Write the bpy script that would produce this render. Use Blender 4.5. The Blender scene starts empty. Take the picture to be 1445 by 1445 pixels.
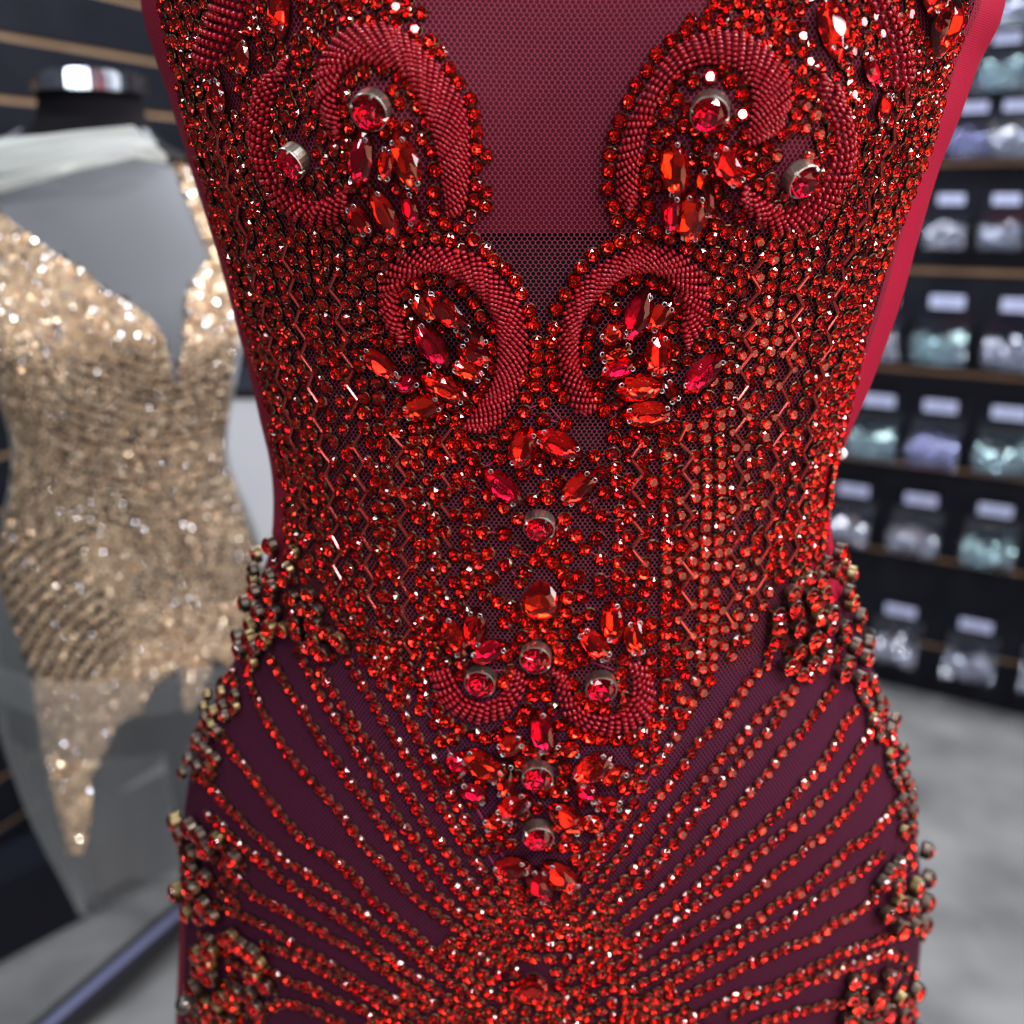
import bpy, bmesh, math, random
import numpy as np
from mathutils import Vector, Matrix
from mathutils.bvhtree import BVHTree
random.seed(7); rng = np.random.default_rng(7)
PI = math.pi
scn = bpy.context.scene
COL = scn.collection

# ------------------------------------------------------------------ camera
FPX = 1330.0
PITCH = math.atan((722.5 - 280) / FPX)
CP, SP = math.cos(PITCH), math.sin(PITCH)
CAM = Vector((0, 0, 1.4))
cam = bpy.data.cameras.new('camera'); camo = bpy.data.objects.new('camera', cam); COL.objects.link(camo)
camo.location = CAM; camo.rotation_euler = (PI / 2 - PITCH, 0, 0)
cam.sensor_width = 36; cam.lens = 36 * FPX / 1445; cam.clip_start = 0.01; cam.clip_end = 60
cam.dof.use_dof = True; cam.dof.focus_distance = 0.405; cam.dof.aperture_fstop = 4.8; cam.dof.aperture_blades = 0
scn.camera = camo
FWD = Vector((0, CP, -SP))
# ------------------------------------------------------------------ world, lights, exposure
scn.view_settings.view_transform = 'Standard'; scn.view_settings.look = 'None'
scn.view_settings.exposure = 0.0; scn.view_settings.gamma = 1.0; scn.view_settings.use_curve_mapping = False
w = bpy.data.worlds.new('shop_ambient'); scn.world = w; w.use_nodes = True
w.node_tree.nodes['Background'].inputs[0].default_value = (0.55, 0.60, 0.72, 1)
w.node_tree.nodes['Background'].inputs[1].default_value = 0.13
def area(name, loc, target, sx, sy, power, color):
    l = bpy.data.lights.new(name, 'AREA'); l.shape = 'RECTANGLE'; l.size = sx; l.size_y = sy; l.energy = power; l.color = color
    o = bpy.data.objects.new(name, l); COL.objects.link(o); o.location = loc
    o.rotation_euler = (Vector(target) - Vector(loc)).to_track_quat('-Z', 'Y').to_euler(); return o
# rows of ceiling panels of the shop plus an added warm fill low on the right
for i, (x, y, p) in enumerate([(-1.3, -0.9, 12), (0.0, -0.8, 16), (1.3, -0.6, 34), (-1.2, 0.9, 12), (1.3, 0.8, 34), (-1.0, 2.2, 44), (1.2, 2.3, 40), (0.1, 1.9, 34)]):
    area('ceiling_panel', (x, y, 2.75), (x, y, 0), 0.9, 0.16, p, (0.90, 0.94, 1.0))
area('added_warm_fill', (1.6, -0.75, 0.85), (0.1, 0.45, 1.2), 1.1, 1.1, 16, (1.0, 0.56, 0.36))  # no known lamp; added to give the stone tables peach reflections
area('cool_right_light', (2.1, 0.1, 1.9), (0.1, 0.5, 1.2), 0.35, 0.8, 16, (0.90, 0.94, 1.0))  # cool area light from the upper right
area('spot_bar', (0.45, -0.45, 2.15), (0.05, 0.45, 1.2), 0.14, 0.10, 8, (1.0, 0.95, 0.90))
for x in (-1.1, -.35, .5): area('added_strip_light', (x, -1.7, 1.9), (x * .3, .6, 1.3), 0.35, 0.06, 6, (0.88, 0.92, 1.0))  # strips added behind the camera for highlights on the chrome neck cap
cy = scn.cycles
cy.use_denoising = True; cy.sample_clamp_indirect = 12; cy.blur_glossy = 0.4
cy.max_bounces = 10; cy.transmission_bounces = 8; cy.transparent_max_bounces = 12

# ------------------------------------------------------------------ helpers
def ray(px, py):
    u, v = (px - 722.5) / FPX, (722.5 - py) / FPX
    return Vector((u, v * SP + CP, v * CP - SP))
def at_y(px, py, Y): d = ray(px, py); return CAM + d * (Y / d.y)
def at_z(px, py, z): d = ray(px, py); return CAM + d * ((z - CAM.z) / d.z)
def link(o, parent=None):
    COL.objects.link(o)
    if parent: o.parent = parent
    return o
def mesh_obj(name, verts, faces, mats, parent=None, mi=None, smooth=False, loc=None):
    me = bpy.data.meshes.new(name)
    me.from_pydata([tuple(v) for v in verts], [], [tuple(f) for f in faces])
    for m in (mats if isinstance(mats, (list, tuple)) else [mats]): me.materials.append(m)
    if mi is not None: me.polygons.foreach_set('material_index', np.asarray(mi, dtype=np.int32))
    if smooth: me.polygons.foreach_set('use_smooth', [True] * len(me.polygons))
    me.update(); o = bpy.data.objects.new(name, me)
    if loc is not None: o.location = loc
    return link(o, parent)
def bm_obj(name, bm, mats, parent=None, smooth=False):
    me = bpy.data.meshes.new(name); bm.to_mesh(me); bm.free()
    for m in (mats if isinstance(mats, (list, tuple)) else [mats]): me.materials.append(m)
    if smooth: me.polygons.foreach_set('use_smooth', [True] * len(me.polygons))
    return link(bpy.data.objects.new(name, me), parent)
def empty(name, loc=(0, 0, 0)):
    o = bpy.data.objects.new(name, None); o.location = loc; o.empty_display_size = .05; return link(o)
def tag(o, label=None, cat=None, group=None, kind=None):
    if label: o['label'] = label
    if cat: o['category'] = cat
    if group: o['group'] = group
    if kind: o['kind'] = kind
    return o
def bm_box(bm, c, s, rot=None):
    M = Matrix.Translation(c) @ (rot.to_4x4() if rot is not None else Matrix.Identity(4)) @ Matrix.Diagonal((s[0], s[1], s[2], 1))
    return bmesh.ops.create_cube(bm, size=1, matrix=M)['verts']
def bm_tube(bm, a, b, r1, r2=None, seg=12):
    a, b = Vector(a), Vector(b); d = b - a
    M = Matrix.Translation((a + b) / 2) @ d.to_track_quat('Z', 'Y').to_matrix().to_4x4()
    bmesh.ops.create_cone(bm, cap_ends=True, segments=seg, radius1=r1, radius2=r1 if r2 is None else r2, depth=d.length, matrix=M)
def frame(loc, n, y=None, spin=0.0, tilt=0.0):
    n = n.normalized()
    if y is None: y = Vector((0, 0, 1)) if abs(n.z) < .9 else Vector((0, 1, 0))
    y = (y - n * y.dot(n)).normalized(); x = y.cross(n).normalized()
    M = Matrix((x, y, n)).transposed().to_4x4()
    if spin: M = M @ Matrix.Rotation(spin, 4, 'Z')
    if tilt: M = M @ Matrix.Rotation(tilt, 4, Vector((random.uniform(-1, 1), random.uniform(-1, 1), 0.001)).normalized())
    M.translation = loc; return M
def in_poly(x, y, P):
    c = False; j = len(P) - 1
    for i in range(len(P)):
        xi, yi = P[i]; xj, yj = P[j]
        if (yi > y) != (yj > y) and x < (xj - xi) * (y - yi) / (yj - yi) + xi: c = not c
        j = i
    return c

# ------------------------------------------------------------------ materials
def new_mat(name):
    m = bpy.data.materials.new(name); m.use_nodes = True; nt = m.node_tree
    return m, nt, nt.nodes['Principled BSDF']
def prin(name, color, rough=.5, metal=0, **kw):
    m, nt, b = new_mat(name); b.inputs['Base Color'].default_value = (*color, 1)
    b.inputs['Roughness'].default_value = rough; b.inputs['Metallic'].default_value = metal
    for k, v in kw.items(): b.inputs[k.replace('_', ' ')].default_value = v
    return m
def noise_color(m, c1, c2, scale, detail=4, bump=0.0, rough=None, lo=.3, hi=.7):
    nt = m.node_tree; b = nt.nodes['Principled BSDF']
    tc = nt.nodes.new('ShaderNodeTexCoord'); n = nt.nodes.new('ShaderNodeTexNoise')
    n.inputs['Scale'].default_value = scale; n.inputs['Detail'].default_value = detail
    r = nt.nodes.new('ShaderNodeValToRGB'); r.color_ramp.elements[0].color = (*c1, 1); r.color_ramp.elements[1].color = (*c2, 1)
    r.color_ramp.elements[0].position = lo; r.color_ramp.elements[1].position = hi
    nt.links.new(tc.outputs['Object'], n.inputs['Vector']); nt.links.new(n.outputs['Fac'], r.inputs['Fac']); nt.links.new(r.outputs['Color'], b.inputs['Base Color'])
    if bump:
        bp = nt.nodes.new('ShaderNodeBump'); bp.inputs['Strength'].default_value = bump; bp.inputs['Distance'].default_value = .01
        nt.links.new(n.outputs['Fac'], bp.inputs['Height']); nt.links.new(bp.outputs['Normal'], b.inputs['Normal'])
    return m
def glass(name, color, ior=1.55, rough=0.0):
    m, nt, b = new_mat(name); nt.nodes.remove(b)
    g = nt.nodes.new('ShaderNodeBsdfGlass'); g.inputs['Color'].default_value = (*color, 1); g.inputs['IOR'].default_value = ior; g.inputs['Roughness'].default_value = rough
    nt.links.new(g.outputs[0], nt.nodes['Material Output'].inputs[0]); return m
def random_metal(name, c1, c2, rough):
    """foil whose tint differs a little from stone to stone (one tint per mesh island)"""
    m = prin(name, c1, rough, 1.0); nt = m.node_tree; b = nt.nodes['Principled BSDF']
    g = nt.nodes.new('ShaderNodeNewGeometry'); o = nt.nodes.new('ShaderNodeObjectInfo'); a = nt.nodes.new('ShaderNodeMath'); a.operation = 'ADD'
    f = nt.nodes.new('ShaderNodeMath'); f.operation = 'FRACT'
    r = nt.nodes.new('ShaderNodeValToRGB'); r.color_ramp.elements[0].color = (*c1, 1); r.color_ramp.elements[1].color = (*c2, 1)
    nt.links.new(g.outputs['Random Per Island'], a.inputs[0]); nt.links.new(o.outputs['Random'], a.inputs[1]); nt.links.new(a.outputs[0], f.inputs[0])
    nt.links.new(f.outputs[0], r.inputs['Fac']); nt.links.new(r.outputs['Color'], b.inputs['Base Color']); return m
M_crown = glass('clear_red_glass', (1.0, 0.80, 0.80), 1.5)
M_foil = random_metal('red_foil', (0.60, 0.004, 0.012), (1.0, 0.060, 0.020), 0.10)
M_foil_deep = random_metal('crimson_foil', (0.55, 0.002, 0.030), (0.80, 0.004, 0.045), 0.14)
M_foil_orange = random_metal('scarlet_foil', (0.85, 0.010, 0.012), (1.0, 0.050, 0.010), 0.09)
M_cup = prin('antique_brass', (0.085, 0.050, 0.026), .36, 1.0)
M_cup2 = noise_color(prin('gunmetal', (0.34, 0.31, 0.25), .36, 1.0), (0.42, 0.40, 0.36), (0.66, 0.62, 0.52), 300)
M_gold_cup = noise_color(prin('dull_gold', (0.5, .36, .14), .32, 1.0), (0.15, 0.105, 0.050), (0.34, 0.26, 0.13), 200)
M_dark_cup = noise_color(prin('dark_bronze', (0.1, .07, .05), .34, 1.0), (0.06, 0.042, 0.034), (0.16, 0.125, 0.10), 200)
M_eyelet = prin('grey_eyelet', (0.5, 0.48, 0.48), .2, 0.8)
M_seed = prin('seed_bead_glass', (0.26, 0.002, 0.007), .13, 0.0, Specular_IOR_Level=.5)
M_bugle = prin('copper_red_bugle', (0.42, 0.045, 0.035), .16, .8, Coat_Weight=.5, Coat_Roughness=.08)
M_thread = prin('crimson_thread', (0.33, 0.012, 0.06), .6)
M_lining_red = noise_color(prin('burgundy_lining', (.14, .008, .025), .7, Specular_IOR_Level=.1), (0.052, 0.003, 0.009), (0.082, 0.005, 0.014), 18)
M_lining_plum = noise_color(prin('plum_lining', (.05, .006, .025), .8, Specular_IOR_Level=.1), (0.010, 0.002, 0.008), (0.020, 0.003, 0.014), 14)
M_form_black = prin('black_jersey', (0.006, 0.005, 0.007), .8, Specular_IOR_Level=.1)

def weave_mat(name, c1, c2, pitch, rough=.55):
    m = prin(name, c1, rough, 0, Specular_IOR_Level=.15); nt = m.node_tree; b = nt.nodes['Principled BSDF']
    tc = nt.nodes.new('ShaderNodeTexCoord'); wv = nt.nodes.new('ShaderNodeTexWave'); wv.wave_type = 'BANDS'; wv.bands_direction = 'Y'
    wv.inputs['Scale'].default_value = 1 / pitch / 3.14 ; wv.inputs['Distortion'].default_value = .6; wv.inputs['Detail Scale'].default_value = 3
    r = nt.nodes.new('ShaderNodeValToRGB'); r.color_ramp.elements[0].color = (*c2, 1); r.color_ramp.elements[1].color = (*c1, 1)
    nt.links.new(tc.outputs['UV'], wv.inputs['Vector']); nt.links.new(wv.outputs['Fac'], r.inputs['Fac']); nt.links.new(r.outputs['Color'], b.inputs['Base Color'])
    bp = nt.nodes.new('ShaderNodeBump'); bp.inputs['Strength'].default_value = .15; bp.inputs['Distance'].default_value = .0003
    nt.links.new(wv.outputs['Fac'], bp.inputs['Height']); nt.links.new(bp.outputs['Normal'], b.inputs['Normal']); return m
M_side = weave_mat('crimson_mesh_side', (0.36, 0.007, 0.032), (0.25, 0.006, 0.028), .0009)  # crimson cloth, its colour brightened for side light passing through

def net_mat(name, color, px, py, hole=.40):
    """hexagonal net: threads are cloth, the holes are open"""
    m, nt, b = new_mat(name); N, L = nt.nodes, nt.links
    b.inputs['Base Color'].default_value = (*color, 1); b.inputs['Roughness'].default_value = .7; b.inputs['Specular IOR Level'].default_value = .12
    tc = N.new('ShaderNodeTexCoord')
    ds = []
    for off in (0.0, 0.5):
        mp = N.new('ShaderNodeVectorMath'); mp.operation = 'MULTIPLY_ADD'
        mp.inputs[1].default_value = (1 / px, 1 / (2 * py), 0); mp.inputs[2].default_value = (off + 100, off + 100, 0)
        fr = N.new('ShaderNodeVectorMath'); fr.operation = 'FRACTION'
        sb = N.new('ShaderNodeVectorMath'); sb.operation = 'SUBTRACT'; sb.inputs[1].default_value = (.5, .5, 0)
        sc = N.new('ShaderNodeVectorMath'); sc.operation = 'MULTIPLY'; sc.inputs[1].default_value = (1, 1.5, 0)
        ln = N.new('ShaderNodeVectorMath'); ln.operation = 'LENGTH'
        L.new(tc.outputs['UV'], mp.inputs[0]); L.new(mp.outputs[0], fr.inputs[0]); L.new(fr.outputs[0], sb.inputs[0]); L.new(sb.outputs[0], sc.inputs[0]); L.new(sc.outputs[0], ln.inputs[0])
        ds.append(ln)
    mn = N.new('ShaderNodeMath'); mn.operation = 'MINIMUM'; L.new(ds[0].outputs['Value'], mn.inputs[0]); L.new(ds[1].outputs['Value'], mn.inputs[1])
    gt = N.new('ShaderNodeMath'); gt.operation = 'GREATER_THAN'; gt.inputs[1].default_value = hole; L.new(mn.outputs[0], gt.inputs[0])
    tr = N.new('ShaderNodeBsdfTransparent'); mx = N.new('ShaderNodeMixShader')
    L.new(gt.outputs[0], mx.inputs[0]); L.new(tr.outputs[0], mx.inputs[1]); L.new(b.outputs[0], mx.inputs[2]); L.new(mx.outputs[0], N['Material Output'].inputs[0])
    return m
M_net = net_mat('burgundy_net', (0.165, 0.022, 0.042), .0023, .0016, .405)
M_net_skirt = net_mat('plum_net', (0.105, 0.016, 0.042), .0022, .0015, .375)
def sheer_mat(name, color, alpha, rough=.6):
    m, nt, b = new_mat(name); N, L = nt.nodes, nt.links; N.remove(b)
    d = N.new('ShaderNodeBsdfDiffuse'); d.inputs[0].default_value = (*color, 1); t = N.new('ShaderNodeBsdfTranslucent'); t.inputs[0].default_value = (*color, 1)
    a = N.new('ShaderNodeMixShader'); a.inputs[0].default_value = .35; L.new(d.outputs[0], a.inputs[1]); L.new(t.outputs[0], a.inputs[2])
    tr = N.new('ShaderNodeBsdfTransparent'); lw = N.new('ShaderNodeLayerWeight'); lw.inputs[0].default_value = .25
    mr = N.new('ShaderNodeMapRange'); mr.inputs['To Min'].default_value = alpha; mr.inputs['To Max'].default_value = min(1, alpha + .55)
    L.new(lw.outputs['Facing'], mr.inputs['Value'])
    mx = N.new('ShaderNodeMixShader'); L.new(mr.outputs[0], mx.inputs[0]); L.new(tr.outputs[0], mx.inputs[1]); L.new(a.outputs[0], mx.inputs[2])
    L.new(mx.outputs[0], N['Material Output'].inputs[0]); return m

# ------------------------------------------------------------------ lofted bodies
def interp(rows, y, k):
    ys = [r[0] for r in rows]; return float(np.interp(y, ys, [r[k] for r in rows]))
def smooth_rows(rows, step, y0, y1):
    ys = np.arange(y0, y1 + .1, step); out = []
    for k in range(1, len(rows[0])):
        v = np.interp(ys, [r[0] for r in rows], [r[k] for r in rows])
        p = np.pad(v, 3, mode='edge'); v = np.convolve(p, [1, 2, 3, 4, 3, 2, 1], 'valid') / 16; out.append(v)
    return ys, out
def loft(rows, Ys, step, seg, bump=None, face=0.0):
    """rings of an upright body from its outline: rows = (image row, left, right, half depth); returns grid of points [ring][k] and arc lengths"""
    ys, (Ls, Rs, Bs) = smooth_rows(rows, step, rows[0][0], rows[-1][0])
    P = []; U = []
    for y, l, r, b in zip(ys, Ls, Rs, Bs):
        pl, pr = at_y(l, y, Ys), at_y(r, y, Ys); z = pl.z
        xc, a = (pl.x + pr.x) / 2, (pr.x - pl.x) / 2
        yc = Ys + b * b / Ys; a /= math.sqrt(1 - (b / yc) ** 2)
        ring = []
        for k in range(seg):
            t = -PI + 2 * PI * k / seg                                 # t = 0 is the front
            x, yy = a * math.sin(t), -b * math.cos(t)
            x = math.copysign(abs(math.sin(t)) ** .92, math.sin(t)) * a
            p = Vector((xc + x, yc + yy, z))
            if bump: p.y += bump(x, z, t)
            ring.append(p)
        P.append(ring)
        u = [0] * seg; h = seg // 2
        for k in range(h + 1, seg): u[k] = u[k - 1] + (ring[k] - ring[k - 1]).length
        for k in range(h - 1, -1, -1): u[k] = u[k + 1] - (ring[k + 1] - ring[k]).length
        U.append(u)
    return P, U
def grid_obj(name, P, U, mat, parent, keep=lambda i, k, c: True, off=0.0, smooth=True):
    n, s = len(P), len(P[0]); cen = [sum(r, Vector()) / s for r in P]
    idx = {}; verts = []; faces = []; uv = []
    def vid(i, k):
        if (i, k) not in idx:
            p = P[i][k]; d = p - cen[i]; d.z = 0
            idx[(i, k)] = len(verts); verts.append(p + d.normalized() * off)
        return idx[(i, k)]
    for i in range(n - 1):
        for k in range(s):
            k2 = (k + 1) % s; c = (P[i][k] + P[i + 1][k2]) / 2
            if k == s - 1 : pass
            if keep(i, k, c):
                faces.append((vid(i, k), vid(i + 1, k), vid(i + 1, k2), vid(i, k2)))
                uu = lambda a, b: (U[a][b] if not (b == 0 and k == s - 1) else U[a][s - 1] + .003, P[a][b].z)
                uv += [uu(i, k), uu(i + 1, k), uu(i + 1, k2), uu(i, k2)]
    o = mesh_obj(name, verts, faces, mat, parent, smooth=smooth)
    l = o.data.uv_layers.new(name='UVMap'); l.data.foreach_set('uv', [c for t in uv for c in t])
    return o

# ================================================================== SETTING
M_slat = noise_color(prin('black_slat_panel', (.012, .013, .017), .6, Specular_IOR_Level=.12), (.005, .006, .010), (.011, .012, .018), 6)
M_groove = noise_color(prin('tan_mdf_groove', (.34, .23, .14), .7), (.36, .22, .12), (.50, .32, .18), 12)
M_backing = prin('black_backing', (.004, .004, .006), .8, Specular_IOR_Level=.1)
M_floor = noise_color(prin('polished_concrete', (.3, .3, .3), .55), (.10, .10, .10), (.235, .232, .228), 4.2, 9, .12)
fl = mesh_obj('floor', [(-3.5, -2, 0), (4.5, -2, 0), (4.5, 5.5, 0), (-3.5, 5.5, 0)], [(0, 1, 2, 3)], M_floor); tag(fl, kind='structure')

def slat_wall(name, p0, direction, length, normal, pitch, z0, height):
    """slat panels with recessed tan grooves between them"""
    d = Vector(direction).normalized(); n = Vector(normal).normalized(); p0 = Vector(p0)
    R = Matrix((d, n, Vector((0, 0, 1)))).transposed()
    bm = bmesh.new(); bm_box(bm, p0 + d * length / 2 - n * .05 + Vector((0, 0, height / 2)), (length, .04, height), R)
    root = bm_obj(name, bm, M_backing); tag(root, kind='structure')
    k = 0; z = z0; meshes = {}
    while z < height:
        top = min(z + pitch - .0125, height)
        bm = bmesh.new(); lo = max(z, 0)
        if top > lo + .01:
            vs = bm_box(bm, p0 + d * length / 2 - n * .014 + Vector((0, 0, (lo + top) / 2)), (length, .018, top - lo), R)
            bmesh.ops.bevel(bm, geom=[e for e in bm.edges], offset=.0015, segments=1, affect='EDGES')
            bm_obj('slat_panel', bm, M_slat, root)
            bm = bmesh.new(); bm_box(bm, p0 + d * length / 2 - n * .020 + Vector((0, 0, top + .0062)), (length, .012, .0130), R)
            bm_obj('groove_strip', bm, M_groove, root)
        else: bm.free()
        z += pitch; k += 1
    return root
dL = Vector((0.408, 0.913, 0)); nL = Vector((0.913, -0.408, 0))
# the wall through the floor line seen at the lower left
offL = -1.70; WL = nL * offL
def on_left(px, py): d = ray(px, py); t = (offL - nL.dot(CAM)) / nL.dot(d); return CAM + d * t
zA, zB, zD = on_left(0, 48).z, on_left(0, 140).z, on_left(0, 1174).z
nslots = round((zA - zD) / (zA - zB) ); pitchL = (zA - zD) / nslots
z0L = zA - math.floor(zA / pitchL) * pitchL - pitchL
slat_wall('wall_left', WL + dL * .2, dL, 4.6, nL, pitchL, z0L + .006, 2.6)
dR = Vector((-0.863, 0.504, 0)); nR = Vector((-0.504, -0.863, 0))
WR = at_z(1330, 985, 0); WR.z = 0; offR = nR.dot(WR)
def on_right(px, py, out=0.0): d = ray(px, py); t = (offR + out - nR.dot(CAM)) / nR.dot(d); return CAM + d * t
zr = [on_right(1390, y, .0).z for y in (525, 672, 800)]
pitchR = on_right(1340, 527).z - on_right(1340, 664).z
z0R = on_right(1340, 664).z; z0R = z0R - math.floor(z0R / pitchR) * pitchR - pitchR
slat_wall('wall_right', WR - dR * 1.9, dR, 3.4, nR, pitchR, z0R + .006, 2.6)

# ================================================================== RED GOWN
ROWS = [  # image row, left, right outline, half depth of the body at that height
 (-400, 560, 1000, .055), (-330, 520, 1040, .060), (-260, 400, 1160, .070), (-190, 270, 1330, .085), (-110, 210, 1420, .100), (-50, 200, 1425, .108),
 (0, 199, 1416, .112), (35, 206, 1414, .114), (70, 217, 1388, .116), (100, 228, 1376, .117), (130, 238, 1366, .118), (170, 250, 1352, .118),
 (210, 263, 1334, .117), (250, 275, 1319, .115), (290, 288, 1308, .112), (340, 304, 1292, .109), (405, 322, 1276, .105), (440, 331, 1265, .103),
 (500, 347, 1243, .101), (550, 360, 1224, .100), (600, 370, 1201, .099), (640, 382, 1184, .098), (690, 388, 1171, .098), (740, 388, 1169, .099),
 (780, 384, 1176, .101), (820, 372, 1188, .104), (860, 362, 1200, .107), (900, 350, 1212, .110), (950, 330, 1228, .114), (1000, 306, 1248, .118),
 (1050, 284, 1264, .122), (1100, 270, 1278, .126), (1150, 262, 1286, .129), (1200, 258, 1294, .132), (1260, 256, 1300, .134), (1330, 256, 1300, .135),
 (1400, 253, 1292, .134), (1470, 250, 1285, .133), (1600, 246, 1275, .132), (1800, 240, 1262, .130)]
YB = .50
def bust(x, z, t):
    if math.cos(t) < 0: return 0
    s = 0
    for cx in (-.082, .082): s += math.exp(-((x - cx) / .052) ** 2 - ((z - 1.425) / .062) ** 2)
    belly = .006 * math.exp(-(x / .07) ** 2 - ((z - 1.10) / .06) ** 2)
    return -(min(s, 1.0) * .024 + belly) * math.cos(t) ** .5
P, U = loft(ROWS, YB, 12, 160, bust)
NR, SEG = len(P), 160
ring_v = [v for r in P for v in r]
bvh_faces = [(i * SEG + k, (i + 1) * SEG + k, (i + 1) * SEG + (k + 1) % SEG, i * SEG + (k + 1) % SEG) for i in range(NR - 1) for k in range(SEG)]
NETOFF = .0012
def offs(P, off):
    out = []
    for r in P:
        c = sum(r, Vector()) / len(r)
        for p in r: d = p - c; d.z = 0; out.append(p + d.normalized() * off)
    return out
BVH = BVHTree.FromPolygons(offs(P, NETOFF), bvh_faces)
def S(px, py):
    d = ray(px, py).normalized(); loc, n, i, dist = BVH.ray_cast(CAM, d, 1.2)
    if loc is None: return None
    if n.dot(d) > 0: n = -n
    return loc, n
def mperpx(loc): return (loc - CAM).dot(FWD) / FPX

gown = empty('evening_gown', (0, YB, .75))
tag(gown, 'crimson beaded evening gown with rhinestone scrolls, nearest the camera', 'gown')
def gpar(o): o.parent = gown; o.matrix_parent_inverse = Matrix.Translation((0, -YB, -.75)); return o
z_line = S(765, 322)[0].z
z_hip = S(765, 985)[0].z
def ang(k): return -PI + 2 * PI * (k + .5) / SEG
z_low = S(400, 1345)[0].z
side = lambda k: abs(ang(k)) > (.93 if ang(k) > 0 else 1.1)
skirt = lambda k, c: c.z < z_hip + .02 * abs(ang(k)) and not (c.z < z_low and ang(k) < -1.22)
gpar(grid_obj('neckline_lining', P, U, M_lining_red, None, lambda i, k, c: c.z > z_line and not side(k), 0.0))
gpar(grid_obj('side_panel', P, U, M_side, None, lambda i, k, c: side(k) and not skirt(k, c), 0.0006))
gpar(grid_obj('skirt_lining', P, U, M_lining_plum, None, lambda i, k, c: skirt(k, c), 0.0))
gpar(grid_obj('net_overlay', P, U, M_net, None, lambda i, k, c: -1.45 < ang(k) < .97 and not skirt(k, c), NETOFF))
gpar(grid_obj('skirt_net', P, U, M_net_skirt, None, lambda i, k, c: abs(ang(k)) < 1.45 and skirt(k, c), NETOFF))
# the form that wears it
form = empty('dress_form', (0.02, YB, 0)); tag(form, 'black jersey dress form standing inside the crimson beaded gown', 'dress form')
def fpar(o, f): o.parent = f; o.matrix_parent_inverse = Matrix.Translation(-f.location); return o
fpar(grid_obj('torso', P, U, M_form_black, None, lambda i, k, c: True, -.003), form)
bm = bmesh.new(); top = P[0][0]; cxy = sum(P[0], Vector()) / SEG
bm_tube(bm, cxy - Vector((0, 0, .01)), cxy + Vector((0, 0, .07)), .062, .056, 32); fpar(bm_obj('neck', bm, M_form_black, None, True), form)
bm = bmesh.new(); cl = sum(P[-1], Vector()) / SEG
bm_tube(bm, (cl.x, cl.y, .03), (cl.x, cl.y, cl.z + .02), .016, .016, 20)
bm_tube(bm, (cl.x, cl.y, 0.0), (cl.x, cl.y, .02), .17, .165, 40); fpar(bm_obj('stand', bm, M_form_black, None), form)

# ---- templates (unit radius, sitting on z = 0). each returns verts, faces, material index
def ring(r, z, n, ph=0, sx=1, sy=1): return [(r * math.cos(2 * PI * (k + ph) / n) * sx, r * math.sin(2 * PI * (k + ph) / n) * sy, z) for k in range(n)]
def stitch(a, b, n, tri=True, twist=0):
    f = []
    for k in range(n):
        a0, a1, b0, b1 = a + k, a + (k + 1) % n, b + k, b + (k + 1) % n
        if tri: f += [(a0, a1, b0), (a1, b1, b0)]
        else: f += [(a0, a1, b1, b0)]
    return f
def t_rhinestone(cup_h=.42, n=8):
    V = []; F = []; M = []
    def add(v): i = len(V); V.extend(v); return i
    g = add(ring(.92, cup_h + .08, n)); c = add(ring(.56, cup_h + .42, n, .5)); m0 = add(ring(.70, cup_h - .04, n, .5)); m = add(ring(.34, cup_h - .16, n)); q = add([(0, 0, cup_h - .36)])
    f = stitch(g, c, n); f.append(tuple(c + k for k in range(n))); F += f; M += [0] * len(f)
    f = [(b, a, d) for a, b, d in stitch(g, m0, n)] + [(b, a, d) for a, b, d in stitch(m0, m, n)] + [(m + (k + 1) % n, m + k, q) for k in range(n)]; F += f; M += [1] * len(f)
    a = add(ring(.80, 0, 10)); b = add(ring(1.0, cup_h, 10)); d = add(ring(.90, cup_h + .10, 10))
    f = stitch(a, b, 10, False) + stitch(b, d, 10, False); F += f; M += [2] * len(f)
    for k in range(4):                                               # claws
        t = PI / 4 + k * PI / 2; ct, st = math.cos(t), math.sin(t); w = .13
        p = add([(ct * 1.03 - st * w, st * 1.03 + ct * w, cup_h), (ct * 1.03 + st * w, st * 1.03 - ct * w, cup_h), (ct * .74, st * .74, cup_h + .32), (ct * .98, st * .98, cup_h + .26)])
        f = [(p, p + 1, p + 3), (p, p + 3, p + 2), (p + 1, p + 2, p + 3)]; F += f; M += [2] * 3
    return V, F, M
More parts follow.
